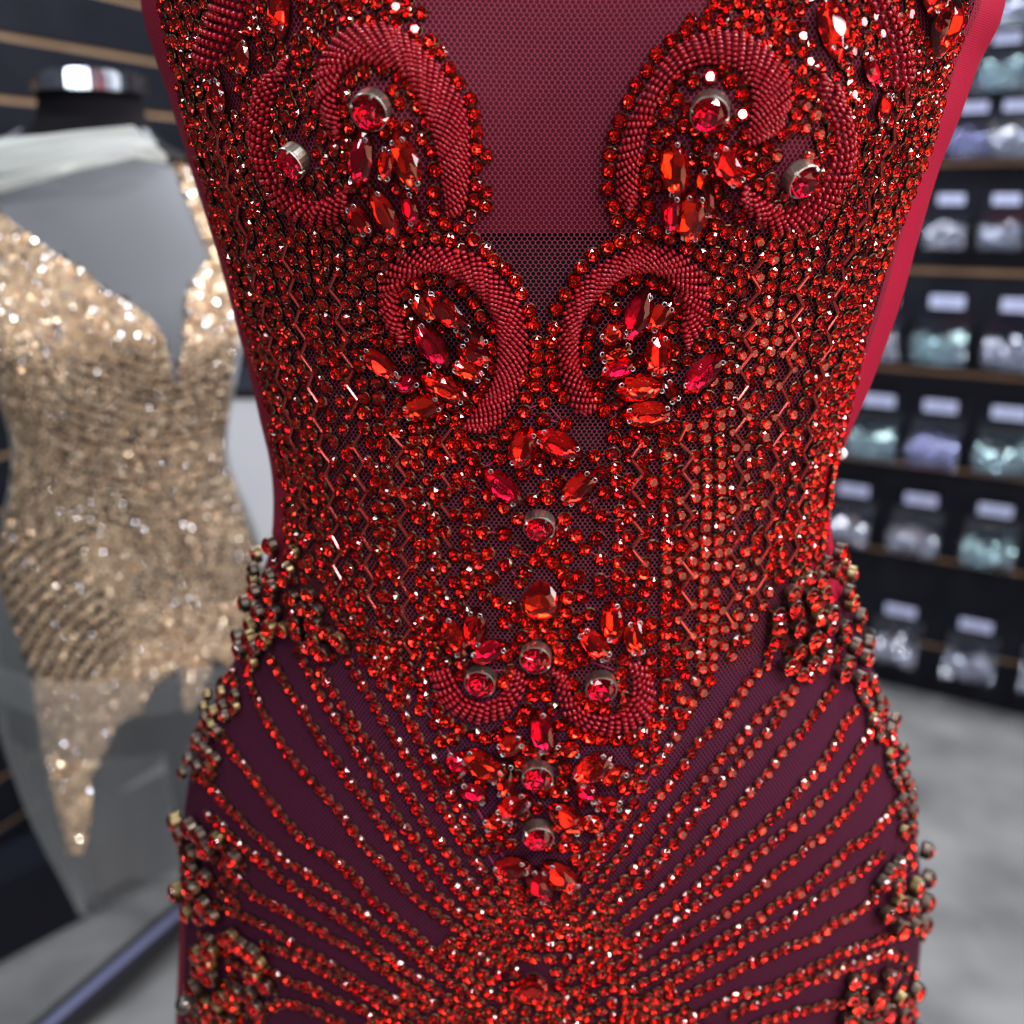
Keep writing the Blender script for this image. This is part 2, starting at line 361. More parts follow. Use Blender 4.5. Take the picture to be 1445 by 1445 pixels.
def t_set_crystal():
    """big faceted round stone proud of a tall metal collar; stone and collar apart"""
    n = 10; V = []; F = []; M = []
    def add(v): i = len(V); V.extend(v); return i
    g = add(ring(.97, .86, n)); c1 = add(ring(.80, 1.14, n, .5)); c2 = add(ring(.46, 1.36, n)); m0 = add(ring(.78, .66, n, .5)); m = add(ring(.40, .35, n)); q = add([(0, 0, .12)])
    f = stitch(g, c1, n) + stitch(c1, c2, n, True); f.append(tuple(c2 + k for k in range(n))); F += f; M += [0] * len(f)
    f = [(b, a, d) for a, b, d in stitch(g, m0, n)] + [(b, a, d) for a, b, d in stitch(m0, m, n)] + [(m + (k + 1) % n, m + k, q) for k in range(n)]; F += f; M += [1] * len(f)
    V2 = []; F2 = []
    def add2(v): i = len(V2); V2.extend(v); return i
    s = 24; a = add2(ring(.97, 0, s)); b = add2(ring(1.0, .12, s)); c = add2(ring(1.0, .74, s)); d = add2(ring(1.02, .80, s)); e = add2(ring(1.0, .87, s)); h = add2(ring(.96, .88, s))
    for x, y in ((a, b), (b, c), (c, d), (d, e), (e, h)): F2 += stitch(x, y, s, False)
    for k in range(4):
        t = PI / 4 + k * PI / 2; ct, st = math.cos(t), math.sin(t); w = .12
        p = add2([(ct * 1.04 - st * w, st * 1.04 + ct * w, .72), (ct * 1.04 + st * w, st * 1.04 - ct * w, .72), (ct * .80 + st * w * .6, st * .80 - ct * w * .6, 1.04), (ct * .80 - st * w * .6, st * .80 + ct * w * .6, 1.04), (ct * .98, st * .98, 1.0)])
        F2 += [(p, p + 1, p + 4), (p + 1, p + 2, p + 4), (p + 2, p + 3, p + 4), (p + 3, p, p + 4)]
    return (V, F, M), (V2, F2, [0] * len(F2))
def t_outline_stone(out, keel, zg=.30, zt=.72, kt=.52, zb=-.0):
    """stone from an outline: girdle, a mid crown row, table; pavilion drawn to a keel"""
    n = len(out); V = []; F = []; M = []
    def add(v): i = len(V); V.extend(v); return i
    mid = [((out[k][0] + out[(k + 1) % n][0]) / 2, (out[k][1] + out[(k + 1) % n][1]) / 2) for k in range(n)]
    g = add([(x, y, zg) for x, y in out]); c = add([(x * .80, y * .80, zg + (zt - zg) * .62) for x, y in mid]); t = add([(x * kt, y * kt, zt) for x, y in out])
    f = [(g + k, g + (k + 1) % n, c + k) for k in range(n)] + [(c + (k - 1) % n, g + k, c + k) for k in range(n)]
    f += [(c + (k - 1) % n, c + k, t + k) for k in range(n)] + [(c + k, t + (k + 1) % n, t + k) for k in range(n)]
    f.append(tuple(t + k for k in range(n))); F += f; M += [0] * len(f)
    kk = add([(0, keel, zb), (0, -keel, zb)]); f = []
    for k in range(n):                                               # long pavilion facets run straight to the keel
        a, b = g + k, g + (k + 1) % n; ym = (V[a][1] + V[b][1]) / 2
        f.append((b, a, kk if ym > 0 else kk + 1))
        if V[a][1] * V[b][1] < -1e-9 or abs(V[a][1]) < 1e-6: f.append((a, kk + 1, kk) if V[a][0] > 0 else (a, kk, kk + 1))
    F += f; M += [1] * len(f)
    # shallow seat under the stone
    s = add([(x * 1.03, y * 1.02, zg + .02) for x, y in out]); s2 = add([(x * .90, y * .90, -.02) for x, y in out])
    f = stitch(s2, s, n, False); F += f; M += [2] * len(f)
    return V, F, M
def navette_outline(w=.5, n=12):
    pts = []
    for k in range(n):
        a = 2 * PI * k / n; s, c = math.sin(a), math.cos(a)
        pts.append((w * math.copysign(abs(c) ** 1.45, c), math.copysign(abs(s) ** .9, s)))
    return pts
def pear_outline(n=14):
    pts = []
    for k in range(n):
        a = 2 * PI * k / n; s, c = math.sin(a), math.cos(a)
        y = s if s > 0 else s * .80
        pts.append((.74 * c * (1 - .38 * max(0, s)) , y * 1.0))
    return pts
def shared_mesh(name, T, mats):
    me = bpy.data.meshes.new(name); me.from_pydata(T[0], [], T[1])
    for m in mats: me.materials.append(m)
    me.polygons.foreach_set('material_index', np.asarray(T[2], dtype=np.int32)); me.update(); return me
def inst(name, me, M, parent):
    o = bpy.data.objects.new(name, me); COL.objects.link(o); o.parent = parent
    o.matrix_parent_inverse = Matrix.Translation(-parent.location) if parent is gown else Matrix.Identity(4)
    o.matrix_basis = M; return o
def joined(name, T, mats, Ms, parent, smooth=False):
    V = np.array(T[0], dtype=np.float64); V = np.c_[V, np.ones(len(V))]; n = len(V)
    A = np.array([np.array(m) for m in Ms]); W = np.einsum('mij,vj->mvi', A, V)[:, :, :3].reshape(-1, 3)
    tri = []; tm = []
    for f, m in zip(T[1], T[2]):
        for k in range(1, len(f) - 1): tri.append((f[0], f[k], f[k + 1])); tm.append(m)
    tri = np.array(tri); faces = (tri[None] + (np.arange(len(A)) * n)[:, None, None]).reshape(-1, 3)
    me = bpy.data.meshes.new(name); me.vertices.add(len(W)); me.vertices.foreach_set('co', W.ravel().astype(np.float32))
    me.loops.add(faces.size); me.loops.foreach_set('vertex_index', faces.ravel().astype(np.int32))
    me.polygons.add(len(faces)); me.polygons.foreach_set('loop_start', np.arange(0, faces.size, 3, dtype=np.int32))
    me.polygons.foreach_set('material_index', np.tile(tm, len(A)).astype(np.int32))
    me.polygons.foreach_set('use_smooth', np.full(len(faces), smooth))
    for m in mats: me.materials.append(m)
    me.update(calc_edges=True); me.validate()
    o = bpy.data.objects.new(name, me); COL.objects.link(o)
    if parent is gown: gpar(o)
    elif parent: fpar(o, parent)
    o['kind'] = 'stuff'; return o

# ---- where the things sit (read off in the photograph, dropped on to the body)
PLACED = []          # (x, y, radius in pixels of the photograph), to keep beads apart
GRID = {}
def put(x, y, r):
    GRID.setdefault((int(x // 40), int(y // 40)), []).append((x, y, r))
def clear(x, y, r, k=.88):
    gx, gy = int(x // 40), int(y // 40)
    for i in range(gx - 1, gx + 2):
        for j in range(gy - 1, gy + 2):
            for (a, b, q) in GRID.get((i, j), ()):
                if (a - x) ** 2 + (b - y) ** 2 < ((r + q) * k) ** 2: return False
    return True
MARQ = """404 -25 406 56 36|356 57 352 105 24|319 111 328 157 26|521 186 513 260 35|563 188 591 265 34|534 258 567 329 30|552 205 546 256 23|575 263 591 312 25|501 285 530 326 26
948 196 958 278 36|1007 200 1042 260 33|947 270 947 325 27|986 263 973 340 38|988 236 1006 306 22|1157 4 1167 90 42|1206 85 1235 124 26|1237 130 1231 172 28
605 404 661 456 33|583 410 616 446 27|591 452 636 511 34|517 487 572 530 30|599 528 662 561 34|572 582 634 563 32|564 546 597 533 24|653 456 686 485 24|645 483 692 506 30|642 512 686 530 26
913 405 886 480 34|946 424 915 463 28|845 477 880 457 28|841 502 890 486 25|847 525 892 510 27|925 463 925 529 35|863 550 936 541 36|874 583 946 579 34|1014 496 964 548 34|934 535 950 568 22
746 599 727 655 36|756 608 819 639 34|686 661 739 705 32|840 657 795 707 32|631 869 662 922 27|677 852 671 911 30|669 928 716 906 28|817 882 861 926 28|861 846 863 906 30|890 869 894 924 30
759 995 775 1059 32|704 1057 740 1041 26|779 1050 816 1055 24|658 1055 715 1090 38|635 1063 664 1081 28|859 1059 808 1097 38|883 1077 848 1097 26|718 1068 712 1124 24|650 1105 687 1124 24|749 1115 703 1146 32
774 1127 824 1168 33|681 1158 724 1149 26|808 1099 840 1124 24|836 1130 877 1130 24|824 1149 852 1165 24|699 1221 752 1205 34|745 1212 778 1268 29|765 1205 818 1246 34|640 455 668 470 18|1300 -30 1312 20 40"""
MARQ = [tuple(map(float, s.split())) for s in MARQ.replace('\n', '|').split('|')]
ROUND = [(528, 162, 27), (423, 232, 24), (1003, 163, 27), (1123, 258, 25), (762, 744, 22), (680, 964, 22), (757, 931, 22), (847, 971, 22), (759, 1097, 22), (759, 1178, 22)]
PEAR = [(763, 843, 29, 34, 0), (752, 1385, 27, 33, 0), (1322, 34, 32, 42, PI)]
T_nav = t_outline_stone(navette_outline(.52, 12), .40, .22, .60, .44, .0)
T_pear = t_outline_stone(pear_outline(), .30, .22, .62, .50, .0)
me_nav = {c: shared_mesh('marquise_stone', T_nav, (M_crown, m, M_cup)) for c, m in (('r', M_foil_orange), ('d', M_foil_deep))}
me_pear = shared_mesh('pear_stone', T_pear, (M_crown, M_foil_orange, M_cup2))
def torus(R, r, n=12, m=6):
    V = []; F = []
    for i in range(n):
        for j in range(m):
            a, b = 2 * PI * i / n, 2 * PI * j / m
            V.append(((R + r * math.cos(b)) * math.cos(a), (R + r * math.cos(b)) * math.sin(a), r * math.sin(b)))
            F.append((i * m + j, ((i + 1) % n) * m + j, ((i + 1) % n) * m + (j + 1) % m, i * m + (j + 1) % m))
    return V, F, [0] * len(F)
me_eye = shared_mesh('eyelet', torus(1, .34), (M_eyelet,)); me_eye.polygons.foreach_set('use_smooth', [True] * len(me_eye.polygons))
order = 0
for i, (x1, y1, x2, y2, wd) in enumerate(MARQ):
    cx, cy_ = (x1 + x2) / 2, (y1 + y2) / 2; h = S(cx, cy_)
    if h is None: continue
    a, b = S(x1, y1), S(x2, y2)
    loc, n = h; n = (n + (a[1] if a else n) + (b[1] if b else n)).normalized() if cy_ > 20 else n
    mp = mperpx(loc); L = math.hypot(x2 - x1, y2 - y1) / 2 * mp * 1.04
    d = ((b[0] if b else loc) - (a[0] if a else loc)) if (a and b) else Vector((0, 0, -1))
    n = (n + Vector((random.uniform(-.16, .16), 0, random.uniform(-.12, .16)))).normalized()
    W = wd * mp * 1.10; L *= 1.07
    M = frame(loc + n * (.0022 + (i % 3) * .0008), n, d) @ Matrix.Diagonal((W, L, W * .85, 1))
    o = inst('marquise_stone', me_nav['d' if i % 4 == 3 else 'r'], M, gown)
    for s in (-1, 1):
        for (ex, ey) in ((.20, .70),) if i % 2 else ((.20, .66), (-.20, .66)):
            E = Matrix.Translation((ex * s, ey * s, .40)) @ Matrix.Diagonal((3.1 * mp / W, 3.1 * mp / L, 3.1 * mp / (W * .85), 1))
            e = inst('eyelet', me_eye, E, o)
    k = 5
    for t in range(k):
        f = (t + .5) / k; put(x1 + (x2 - x1) * f, y1 + (y2 - y1) * f, wd / 2 * (.55 + .45 * math.sin(PI * f)) - 1)
(Tc, Ts) = t_set_crystal()
me_rc = shared_mesh('round_crystal', Tc, (M_crown, M_foil_deep)); me_rs = shared_mesh('collar', Ts, (M_cup2,)); me_rsg = shared_mesh('collar_gold', Ts, (M_gold_cup,))
me_rsd = shared_mesh('collar_dark', Ts, (M_dark_cup,)); me_rc2 = shared_mesh('cup_crystal', Tc, (M_crown, M_foil))
def crystal(name, px, py, r, tilt, mesh, collar, lift=0.0):
    h = S(px, py)
    if h is None: return None
    loc, n = h; n = Vector((n.x, n.y, 0)).normalized(); n = (n + Vector((random.uniform(-.1, .1), 0, -tilt + random.uniform(-.08, .08)))).normalized(); q = r * mperpx(loc)
    M = frame(loc + n * lift - Vector((0, 0, -.15 * q)), n, None, random.uniform(0, .6)) @ Matrix.Diagonal((q, q, q, 1))
    o = inst(name, mesh, M, gown); inst('collar', collar, Matrix.Identity(4), o); put(px, py, r); return o
for (x, y, r) in ROUND: crystal('round_crystal', x, y - r * .30, r * 1.0, .60 if y < 400 else (.36 if y < 800 else .22), me_rc, me_rs)
for (x, y, hw, hh, rot) in PEAR:
    h = S(x, y)
    if h is None: continue
    loc, n = h; n = (n + Vector((0, 0, -.10))).normalized(); mp = mperpx(loc)
    inst('pear_stone', me_pear, frame(loc + n * .0035, n, None, rot) @ Matrix.Diagonal((hw * mp / .74, hh * mp, hw * mp * .9, 1)), gown)
    put(x, y, hw - 1); put(x, y - 14, hw * .6)

# ---- seed bead scrolls
SCROLLS = [
 ([(482,197),(465,175),(450,148),(450,110),(462,72),(480,50),(501,38),(546,35),(580,55),(615,90),(650,138),(660,173),(662,242),(655,294),(640,311)],
  [(486,190),(480,162),(477,140),(480,112),(492,98),(505,92),(516,90),(532,93),(567,104),(580,120),(591,138),(612,194),(622,242),(626,277),(629,301)]),
 ([(410,84),(373,111),(359,138),(355,180),(356,215),(370,249),(390,287),(421,311),(456,318),(487,311),(505,290)],
  [(414,98),(401,118),(390,145),(384,173),(384,215),(397,249),(408,262),(424,272),(453,284),(477,273),(492,264)]),
 ([(568,487),(550,466),(537,438),(537,407),(548,375),(566,359),(597,345),(636,347),(670,355),(694,380),(719,404),(733,427),(742,456),(746,485),(744,520),(733,549),(719,578),(703,601),(674,613)],
  [(583,477),(570,454),(562,427),(566,404),(581,390),(605,380),(624,381),(647,390),(665,403),(680,420),(692,436),(700,452),(703,470),(704,488),(703,510),(698,535),(686,558),(670,580),(655,600)]),
 ([(969,492),(989,465),(998,442),(1000,407),(989,378),(969,362),(944,347),(911,345),(884,353),(857,364),(832,382),(812,407),(797,434),(789,465),(787,496),(789,523),(799,562),(810,581),(837,587)],
  [(958,477),(963,450),(965,434),(955,407),(945,396),(934,388),(922,383),(907,381),(876,389),(861,401),(845,415),(830,434),(818,457),(814,484),(815,505),(817,518),(824,537),(834,555),(841,572)]),
 ([(884,300),(871,280),(869,249),(873,214),(886,175),(902,140),(921,107),(945,74),(972,55),(1005,45),(1043,47),(1072,61),(1098,84),(1111,107),(1115,140),(1104,175),(1086,196)],
  [(900,299),(898,280),(900,253),(904,223),(914,185),(925,156),(941,129),(960,105),(985,95),(1005,93),(1022,95),(1036,99),(1050,108),(1060,125),(1063,150),(1058,172),(1053,204)]),
 ([(1156,106),(1180,124),(1195,160),(1205,206),(1195,247),(1174,289),(1138,320),(1097,330),(1061,309),(1035,278)],
  [(1146,119),(1157,145),(1170,175),(1174,200),(1166,232),(1152,266),(1128,287),(1097,293),(1071,278),(1050,258)]),
 ([(310,-20),(296,25),(276,70),(280,92)], [(368,-12),(346,30),(328,66),(312,98)]),
 ([(1238,-12),(1264,25),(1280,60),(1285,100),(1276,128)], [(1214,0),(1236,32),(1249,65),(1254,95),(1252,118)]),
 ([(607,950),(618,988),(644,1008),(677,1021),(711,1012),(733,990),(744,964),(740,944)],
  [(634,937),(644,959),(657,980),(680,990),(704,981),(716,966),(722,955),(724,944)]),
 ([(777,942),(784,973),(793,1006),(819,1028),(855,1037),(888,1030),(914,1013),(923,977),(914,942),(896,928)],
  [(798,946),(802,965),(808,984),(826,1003),(852,1009),(876,1003),(889,986),(892,966),(890,950),(884,937)])]
def at_len(poly, s):
    d = [0]
    for a, b in zip(poly, poly[1:]): d.append(d[-1] + math.hypot(b[0] - a[0], b[1] - a[1]))
    t = max(0, min(1, s)) * d[-1]
    return float(np.interp(t, d, [p[0] for p in poly])), float(np.interp(t, d, [p[1] for p in poly]))
def t_seed():
    n = 7; V = []; F = []
    prof = [(.42, -.36), (.88, -.30), (1.0, 0), (.88, .30), (.42, .36)]
    for r, y in prof: V += [(r * math.cos(2 * PI * k / n), y, r * math.sin(2 * PI * k / n)) for k in range(n)]
    for j in range(4):
        for k in range(n): F.append((j * n + k, (j + 1) * n + k, (j + 1) * n + (k + 1) % n, j * n + (k + 1) % n))
    F.append(tuple(range(n))); F.append(tuple(4 * n + k for k in reversed(range(n)))); return V, F, [0] * len(F)
T_seed = t_seed()
SCROLL_POLYS = []
for so, si in SCROLLS:
    SCROLL_POLYS.append(so + si[::-1])
    Lo = sum(math.hypot(b[0] - a[0], b[1] - a[1]) for a, b in zip(so, so[1:])); Li = sum(math.hypot(b[0] - a[0], b[1] - a[1]) for a, b in zip(si, si[1:]))
    n = int((Lo * .75 + Li * .25) / 11.2); Ms = []
    # the slant of the strands, along the scroll
    for k in range(n + 1):
        s = k / n; a = at_len(so, s - .030); b = at_len(si, s + .045)
        wid = math.hypot(a[0] - b[0], a[1] - b[1])
        m = max(3, int(wid / 6.0)); pts = []
        for j in range(m + 1):
            f = j / m; bend = math.sin(PI * f)
            x, y = a[0] + (b[0] - a[0]) * f, a[1] + (b[1] - a[1]) * f
            h = S(x, y)
            if h: pts.append((h[0] + h[1] * (.0012 + .0030 * bend ** .7 + .0005 * math.sin(k * 2.3)), h[1], (x, y)))
        for j in range(len(pts) - 1):
            p, nn, xy = pts[j]; q = pts[j + 1][0]; dd = q - p
            if dd.length < 1e-5: continue
            mp = mperpx(p); r = 4.7 * mp * random.uniform(.92, 1.08)
            Ms.append(frame((p + q) / 2, nn, dd, 0, .12) @ Matrix.Diagonal((r, r * 1.45, r, 1)))
    joined('seed_bead_scroll', T_seed, (M_seed,), Ms, gown, True)

# ---- rhinestones: listed ones first (crop coordinates), then chains and columns, then fill
RH = []
def rh(x, y, r=9.6, k=.86, force=False, jit=0.0):
    x += random.uniform(-jit, jit); y += random.uniform(-jit, jit)
    h = S(x, y)
    if h is None: return False
    q = r * max(.5, -(h[0] - CAM).normalized().dot(h[1])) ** .8
    if not force and not clear(x, y, q, k): return False
    put(x, y, q); RH.append((x, y, r, h[0], h[1])); return True
LISTS = [(2.89, 200, 0, "690 90 775 65 840 90 785 135 740 185 885 40 940 90 960 20 1040 40 1040 105 1085 10 1115 130 1180 175 1220 215 1255 285 1290 340 1340 410 1355 470 1360 540 1360 605 1360 680 1360 750 1355 815 1340 880 1300 925 1235 910 580 205 640 220 690 260 525 250 685 325 630 345 620 425 670 405 565 520 550 590 700 500 740 560 790 610 830 390 830 455 855 520 860 330 915 300 990 290 1050 325 1095 370 1125 435 1160 510 1085 515 1180 610 1190 690 1190 780 1190 855 1150 915 775 685 830 685 745 760 700 800 840 585 855 760 920 775 855 880 820 930 890 975 1020 970 440 130 395 190 310 60 265 110 210 95 350 250 480 320 435 380 430 440 415 510 360 515 320 450"),
 (1.9396, 700, 0, "600 10 665 10 620 60 665 70 570 70 520 90 480 115 440 150 415 195 385 235 362 280 340 330 322 372 312 420 310 465 305 515 320 565 332 603 755 45 720 80 765 110 800 140 800 80 825 30 830 198 880 190 855 260 825 248 870 315 818 315 785 368 880 368 890 425 540 228 587 212 642 222 672 262 672 315 497 275 468 313 513 340 440 370 430 420 415 470 445 505 412 520 417 565 397 605 433 635 385 645 695 425 740 405 730 450 748 490 690 470 607 523 630 560 665 590 630 632 672 635 475 652 340 658 940 30 995 65 1010 110 965 120 940 175 1035 155 1055 205 965 230 985 280 1090 240 1105 55 1130 105 1145 150"),
 (5.16, 760, 310, "570 20 740 20 845 85 715 110 610 165 500 200 395 250 310 335 255 435 190 540 125 650 105 785 90 885 90 1000 100 1105 115 1215 45 1325 955 135 1075 205 1180 250 1260 325 1350 345 1305 450 1320 560 1300 675 1240 820 1325 850 1420 800 830 455 920 500 1010 565 1010 675 970 780 700 430 600 500 480 575 555 640 415 700 365 820 350 925 335 1030 435 1035 365 1185 430 1280 475 1385 460 1180 560 1330 705 870 980 945 970 1060 1075 1010 1165 920 1260 1160 1370 1190 1380 935 1380 1070 1225 1280 1310 1400 1215 1400 1360 1290 725 1020"),
 (5.16, 500, 330, "50 45 265 35 370 50 470 35 595 15 695 40 865 35 950 110 1015 185 1095 250 1170 335 1215 430 1270 550 1305 655 1325 785 1325 890 1325 1000 1320 1105 1250 1185 1235 1285 1165 1375 1380 1220 1375 1345 140 120 245 140 150 225 60 265 125 360 140 480 70 525 140 590 180 690 110 720 30 740 270 795 400 890 410 740 420 640 370 550 380 430 460 350 560 325 705 335 790 415 865 495 920 590 995 680 730 760 1000 835 995 955 950 1095 900 1180 835 1265 760 1340 650 1340 715 1245 500 970 550 1400 450 1410 330 1220 290 1085 180 1070 190 1185 190 1290 80 1185 80 1300 65 1090 50 955 150 960 30 860 270 1370 80 1410 190 1420"),
 (5.16, 620, 560, "215 80 100 60 30 155 145 170 155 265 100 345 210 345 305 335 400 330 480 265 555 190 615 100 760 45 755 165 915 195 250 440 440 445 40 460 720 430 725 515 850 465 965 475 1125 425 1265 405 1265 285 1355 325 1280 180 1280 510 1180 540 225 530 300 530 610 560 780 635 875 610 150 580 235 640 365 710 680 740 795 735 890 790 590 790 470 800 570 880 910 880 220 755 210 865 305 845 115 850 40 705 40 980 205 965 325 980 470 990 885 970 985 1005 1150 1020 1070 800 1175 860 1200 690 1280 605 1375 595 1305 690 1310 820 1385 870 1300 930 1300 1075 1375 1135 1300 1195 1300 1290 1380 1380 205 1060 225 1145 120 1145 360 1135 485 1215 565 1115 700 1180 755 1100 830 1050 820 1195 930 1165 1050 1100 1175 1170 290 1210 210 1270 40 1225 115 1340 300 1325 385 1305 210 1350 625 1265 590 1340 895 1270 1015 1300 1165 1320 930 1350 170 1420 330 1430 1170 1410 1300 1390"),
 (4.516, 600, 800, "60 30 50 110 275 30 195 95 350 75 270 100 430 55 250 170 385 190 465 215 40 200 125 210 255 280 55 300 510 350 540 240 600 85 635 20 585 305 655 355 870 30 905 100 980 60 905 190 1000 180 1110 75 1115 150 900 285 965 325 1045 290 845 345 760 375 700 420 620 435 805 445 890 420 850 515 960 515 1005 585 850 590 930 610 580 510 525 560 545 650 235 600 230 680 45 380 100 445 40 470 60 540 110 555 40 615 880 665 940 740 760 720 690 740 690 820 775 815 815 895 645 895 615 965 865 995 540 1010 470 1065 390 1085 315 1060 230 1030 180 1090 105 1100 145 975 85 910 950 1050 1040 1080 1120 1090 1210 1095 1305 1085 1380 1050 1435 990 1205 1180 1350 1170 650 1150 735 1155 810 1205 605 1235 590 1320 885 1275 870 1360 830 1420 200 1330 130 1360 360 1360 40 1220 90 1290 1240 45 1295 160 1385 40 1230 130 1380 255 1260 585 1240 670 1245 755 1270 825 1140 900 1050 880 1260 895 980 830 510 730 1430 450 1430 350 1370 1390 1270 1400 1150 1380")]
for s, ox, oy, t in LISTS:
    v = list(map(int, t.split()))
    for x, y in zip(v[::2], v[1::2]): rh(ox + x / s, oy + y / s, 10.6, .66)

# zigzag lines of bugle beads, with stones in the notches and columns between
ZZ = {'R0': [(897, 622), (898, 850)], 'R1': [(958, 600), (968, 640), (967, 760), (964, 930)],
      'R2': [(1068, 360), (1056, 450), (1046, 540), (1040, 620), (1040, 700), (1033, 790), (1023, 890)],
      'R3': [(1130, 385), (1110, 500), (1098, 590), (1088, 650), (1081, 740), (1072, 800), (1064, 860)],
      'R4': [(1296, 40), (1268, 150), (1236, 240), (1216, 300), (1196, 350), (1180, 397), (1166, 473), (1154, 525), (1136, 611), (1128, 680), (1118, 766), (1110, 800)],
      'L0': [(632, 600), (630, 720), (634, 860)], 'L1': [(552, 585), (563, 620), (569, 666), (572, 755), (574, 860), (578, 930)],
      'L2': [(471, 383), (480, 430), (490, 480), (499, 542), (506, 598), (509, 640), (515, 700), (520, 756), (527, 842), (530, 880)],
      'L3': [(405, 340), (417, 400), (430, 473), (440, 520), (447, 560), (455, 611), (468, 666), (477, 738), (480, 808), (484, 850)],
      'L4': [(292, 140), (314, 199), (331, 263), (345, 310), (354, 350), (366, 400), (378, 438), (390, 497), (406, 560), (418, 620), (430, 690), (440, 750)]}
EDGE_R = [(1378, -10), (1350, 60), (1325, 150), (1300, 230), (1275, 290), (1257, 332), (1228, 415), (1211, 484), (1203, 530), (1188, 590), (1176, 640), (1168, 700), (1166, 760)]
EDGE_L = [(x + (7 if y < 300 else 14), y) for x, y in [(222, -10), (234, 50), (244, 100), (262, 175), (275, 220), (291, 290), (308, 350), (328, 430), (348, 500), (366, 560), (383, 640), (394, 700), (396, 760)]]
def X(poly, y): return float(np.interp(y, [p[1] for p in poly], [p[0] for p in poly]))
def resample(poly, step):
    """points at equal distances measured on the cloth"""
    out = []; last = None; acc = 0
    for a, b in zip(poly, poly[1:]):
        n = max(1, int(math.hypot(b[0] - a[0], b[1] - a[1]) / 1.5))
        for k in range(n):
            x, y = a[0] + (b[0] - a[0]) * k / n, a[1] + (b[1] - a[1]) * k / n; h = S(x, y)
            if h is None: last = None; continue
            if last is None: out.append((x, y, h)); acc = 0; last = h[0]; continue
            acc += (h[0] - last).length; last = h[0]
            if acc >= step: out.append((x, y, h)); acc = 0
    return out
BOD = [(205, -110), (222, -20), (242, 60), (268, 175), (299, 290), (338, 430), (376, 560), (404, 700), (402, 760), (440, 770), (470, 860), (520, 940), (575, 985), (625, 1030), (700, 1045),
       (760, 1010), (850, 1052), (930, 1035), (975, 1000), (1010, 950), (1070, 880), (1095, 820), (1160, 780), (1172, 700), (1190, 590), (1214, 484), (1260, 332), (1302, 230), (1340, 90), (1372, -20), (1378, -110),
       (1040, -110), (1010, -20), (975, 30), (925, 75), (880, 150), (850, 230), (852, 310), (865, 330), (800, 390), (772, 460), (740, 385), (690, 335), (665, 318), (685, 300), (688, 200), (655, 100), (600, 35), (590, -20), (560, -110)]
OPEN = [[(398, 180), (428, 178), (448, 205), (410, 210)], [(1105, 190), (1140, 180), (1150, 215), (1110, 232)], [(498, 118), (535, 108), (560, 118), (545, 140), (505, 135)], [(745, 565), (790, 540), (800, 590), (850, 620), (830, 640)],
        [(695, 690), (735, 712), (735, 830), (690, 840)], [(795, 700), (860, 690), (862, 830), (800, 800)], [(690, 860), (735, 860), (720, 900), (700, 900)], [(840, 905), (885, 925), (880, 945), (835, 940)], [(840, 405), (870, 410), (858, 425), (835, 430)], [(960, 460), (990, 450), (980, 480)]]
in_scroll = lambda x, y: any(in_poly(x, y, Q) for Q in SCROLL_POLYS)
BUG = []
for key, poly in ZZ.items():
    sgn = 1; pts = resample([(X(poly, y), y) for y in np.arange(poly[0][1], poly[-1][1], 6)], .0073)
    prev = None
    for j, (x, y, h) in enumerate(pts):
        side_v = h[1].cross(Vector((0, 0, 1))).normalized() * (1 if j % 2 else -1)
        p = h[0] + side_v * .0028 + h[1] * .0022
        xx = x + (-1 if j % 2 else 1) * (.003 / mperpx(p)) * abs(side_v.x)
        if prev is not None and not in_scroll(x, y) and clear(x, y - 8, 3, .9): 
            BUG.append((prev, p, h[1]))
            put(x, y - 9, 3.4)
        prev = p
    for j, (x, y, h) in enumerate(pts):                    # a stone in each notch
        f = max(.25, abs(h[1].y)); o = (-1 if j % 2 else 1)
        if not in_scroll(x, y): rh(x + o * 10.5 * f, y, 9.4, .60)
ny = np.arange(-10, 1040, 6)
def columns(A, B, ts, y0, y1, r=10.2, k=.76):
    for t in ts:
        poly = [(X(A, y) * (1 - t) + X(B, y) * t, y) for y in ny if y0 <= y <= y1]
        for x, y, h in resample(poly, .0063):
            if in_poly(x, y, BOD) and not in_scroll(x, y) and not any(in_poly(x, y, q) for q in OPEN): rh(x, y, r, k, jit=1.0)
columns(ZZ['R1'], ZZ['R2'], (.39, .66), 560, 960); columns(ZZ['R0'], ZZ['R1'], (.30, .60), 600, 1000)
columns(ZZ['R2'], ZZ['R3'], (.36, .66), 340, 930); columns(ZZ['R3'], ZZ['R4'], (.36, .68), 330, 930)
columns(ZZ['R4'], EDGE_R, (.22, .42, .62, .82, 1.0), -10, 820)
columns(ZZ['L1'], ZZ['L2'], (.36, .66), 330, 960); columns(ZZ['L0'], ZZ['L1'], (.30, .64), 560, 1000)
columns(ZZ['L2'], ZZ['L3'], (.36, .66), 330, 930); columns(ZZ['L3'], ZZ['L4'], (.30, .62), 300, 930)
columns(ZZ['L4'], EDGE_L, (.20, .42, .64, .84, 1.0), -10, 800)
# fill of the bodice, as the hand sewn gaps are filled
cand = [(x, y) for x in np.arange(210, 1400, 5.0) for y in np.arange(-105, 1050, 5.0)]
rng.shuffle(cand)
for x, y in cand:
    if 640 < x < 880 and 560 < y < 1040: continue
    if in_poly(x, y, BOD) and not in_scroll(x, y) and not any(in_poly(x, y, q) for q in OPEN): rh(x, y, 9.6, .90)

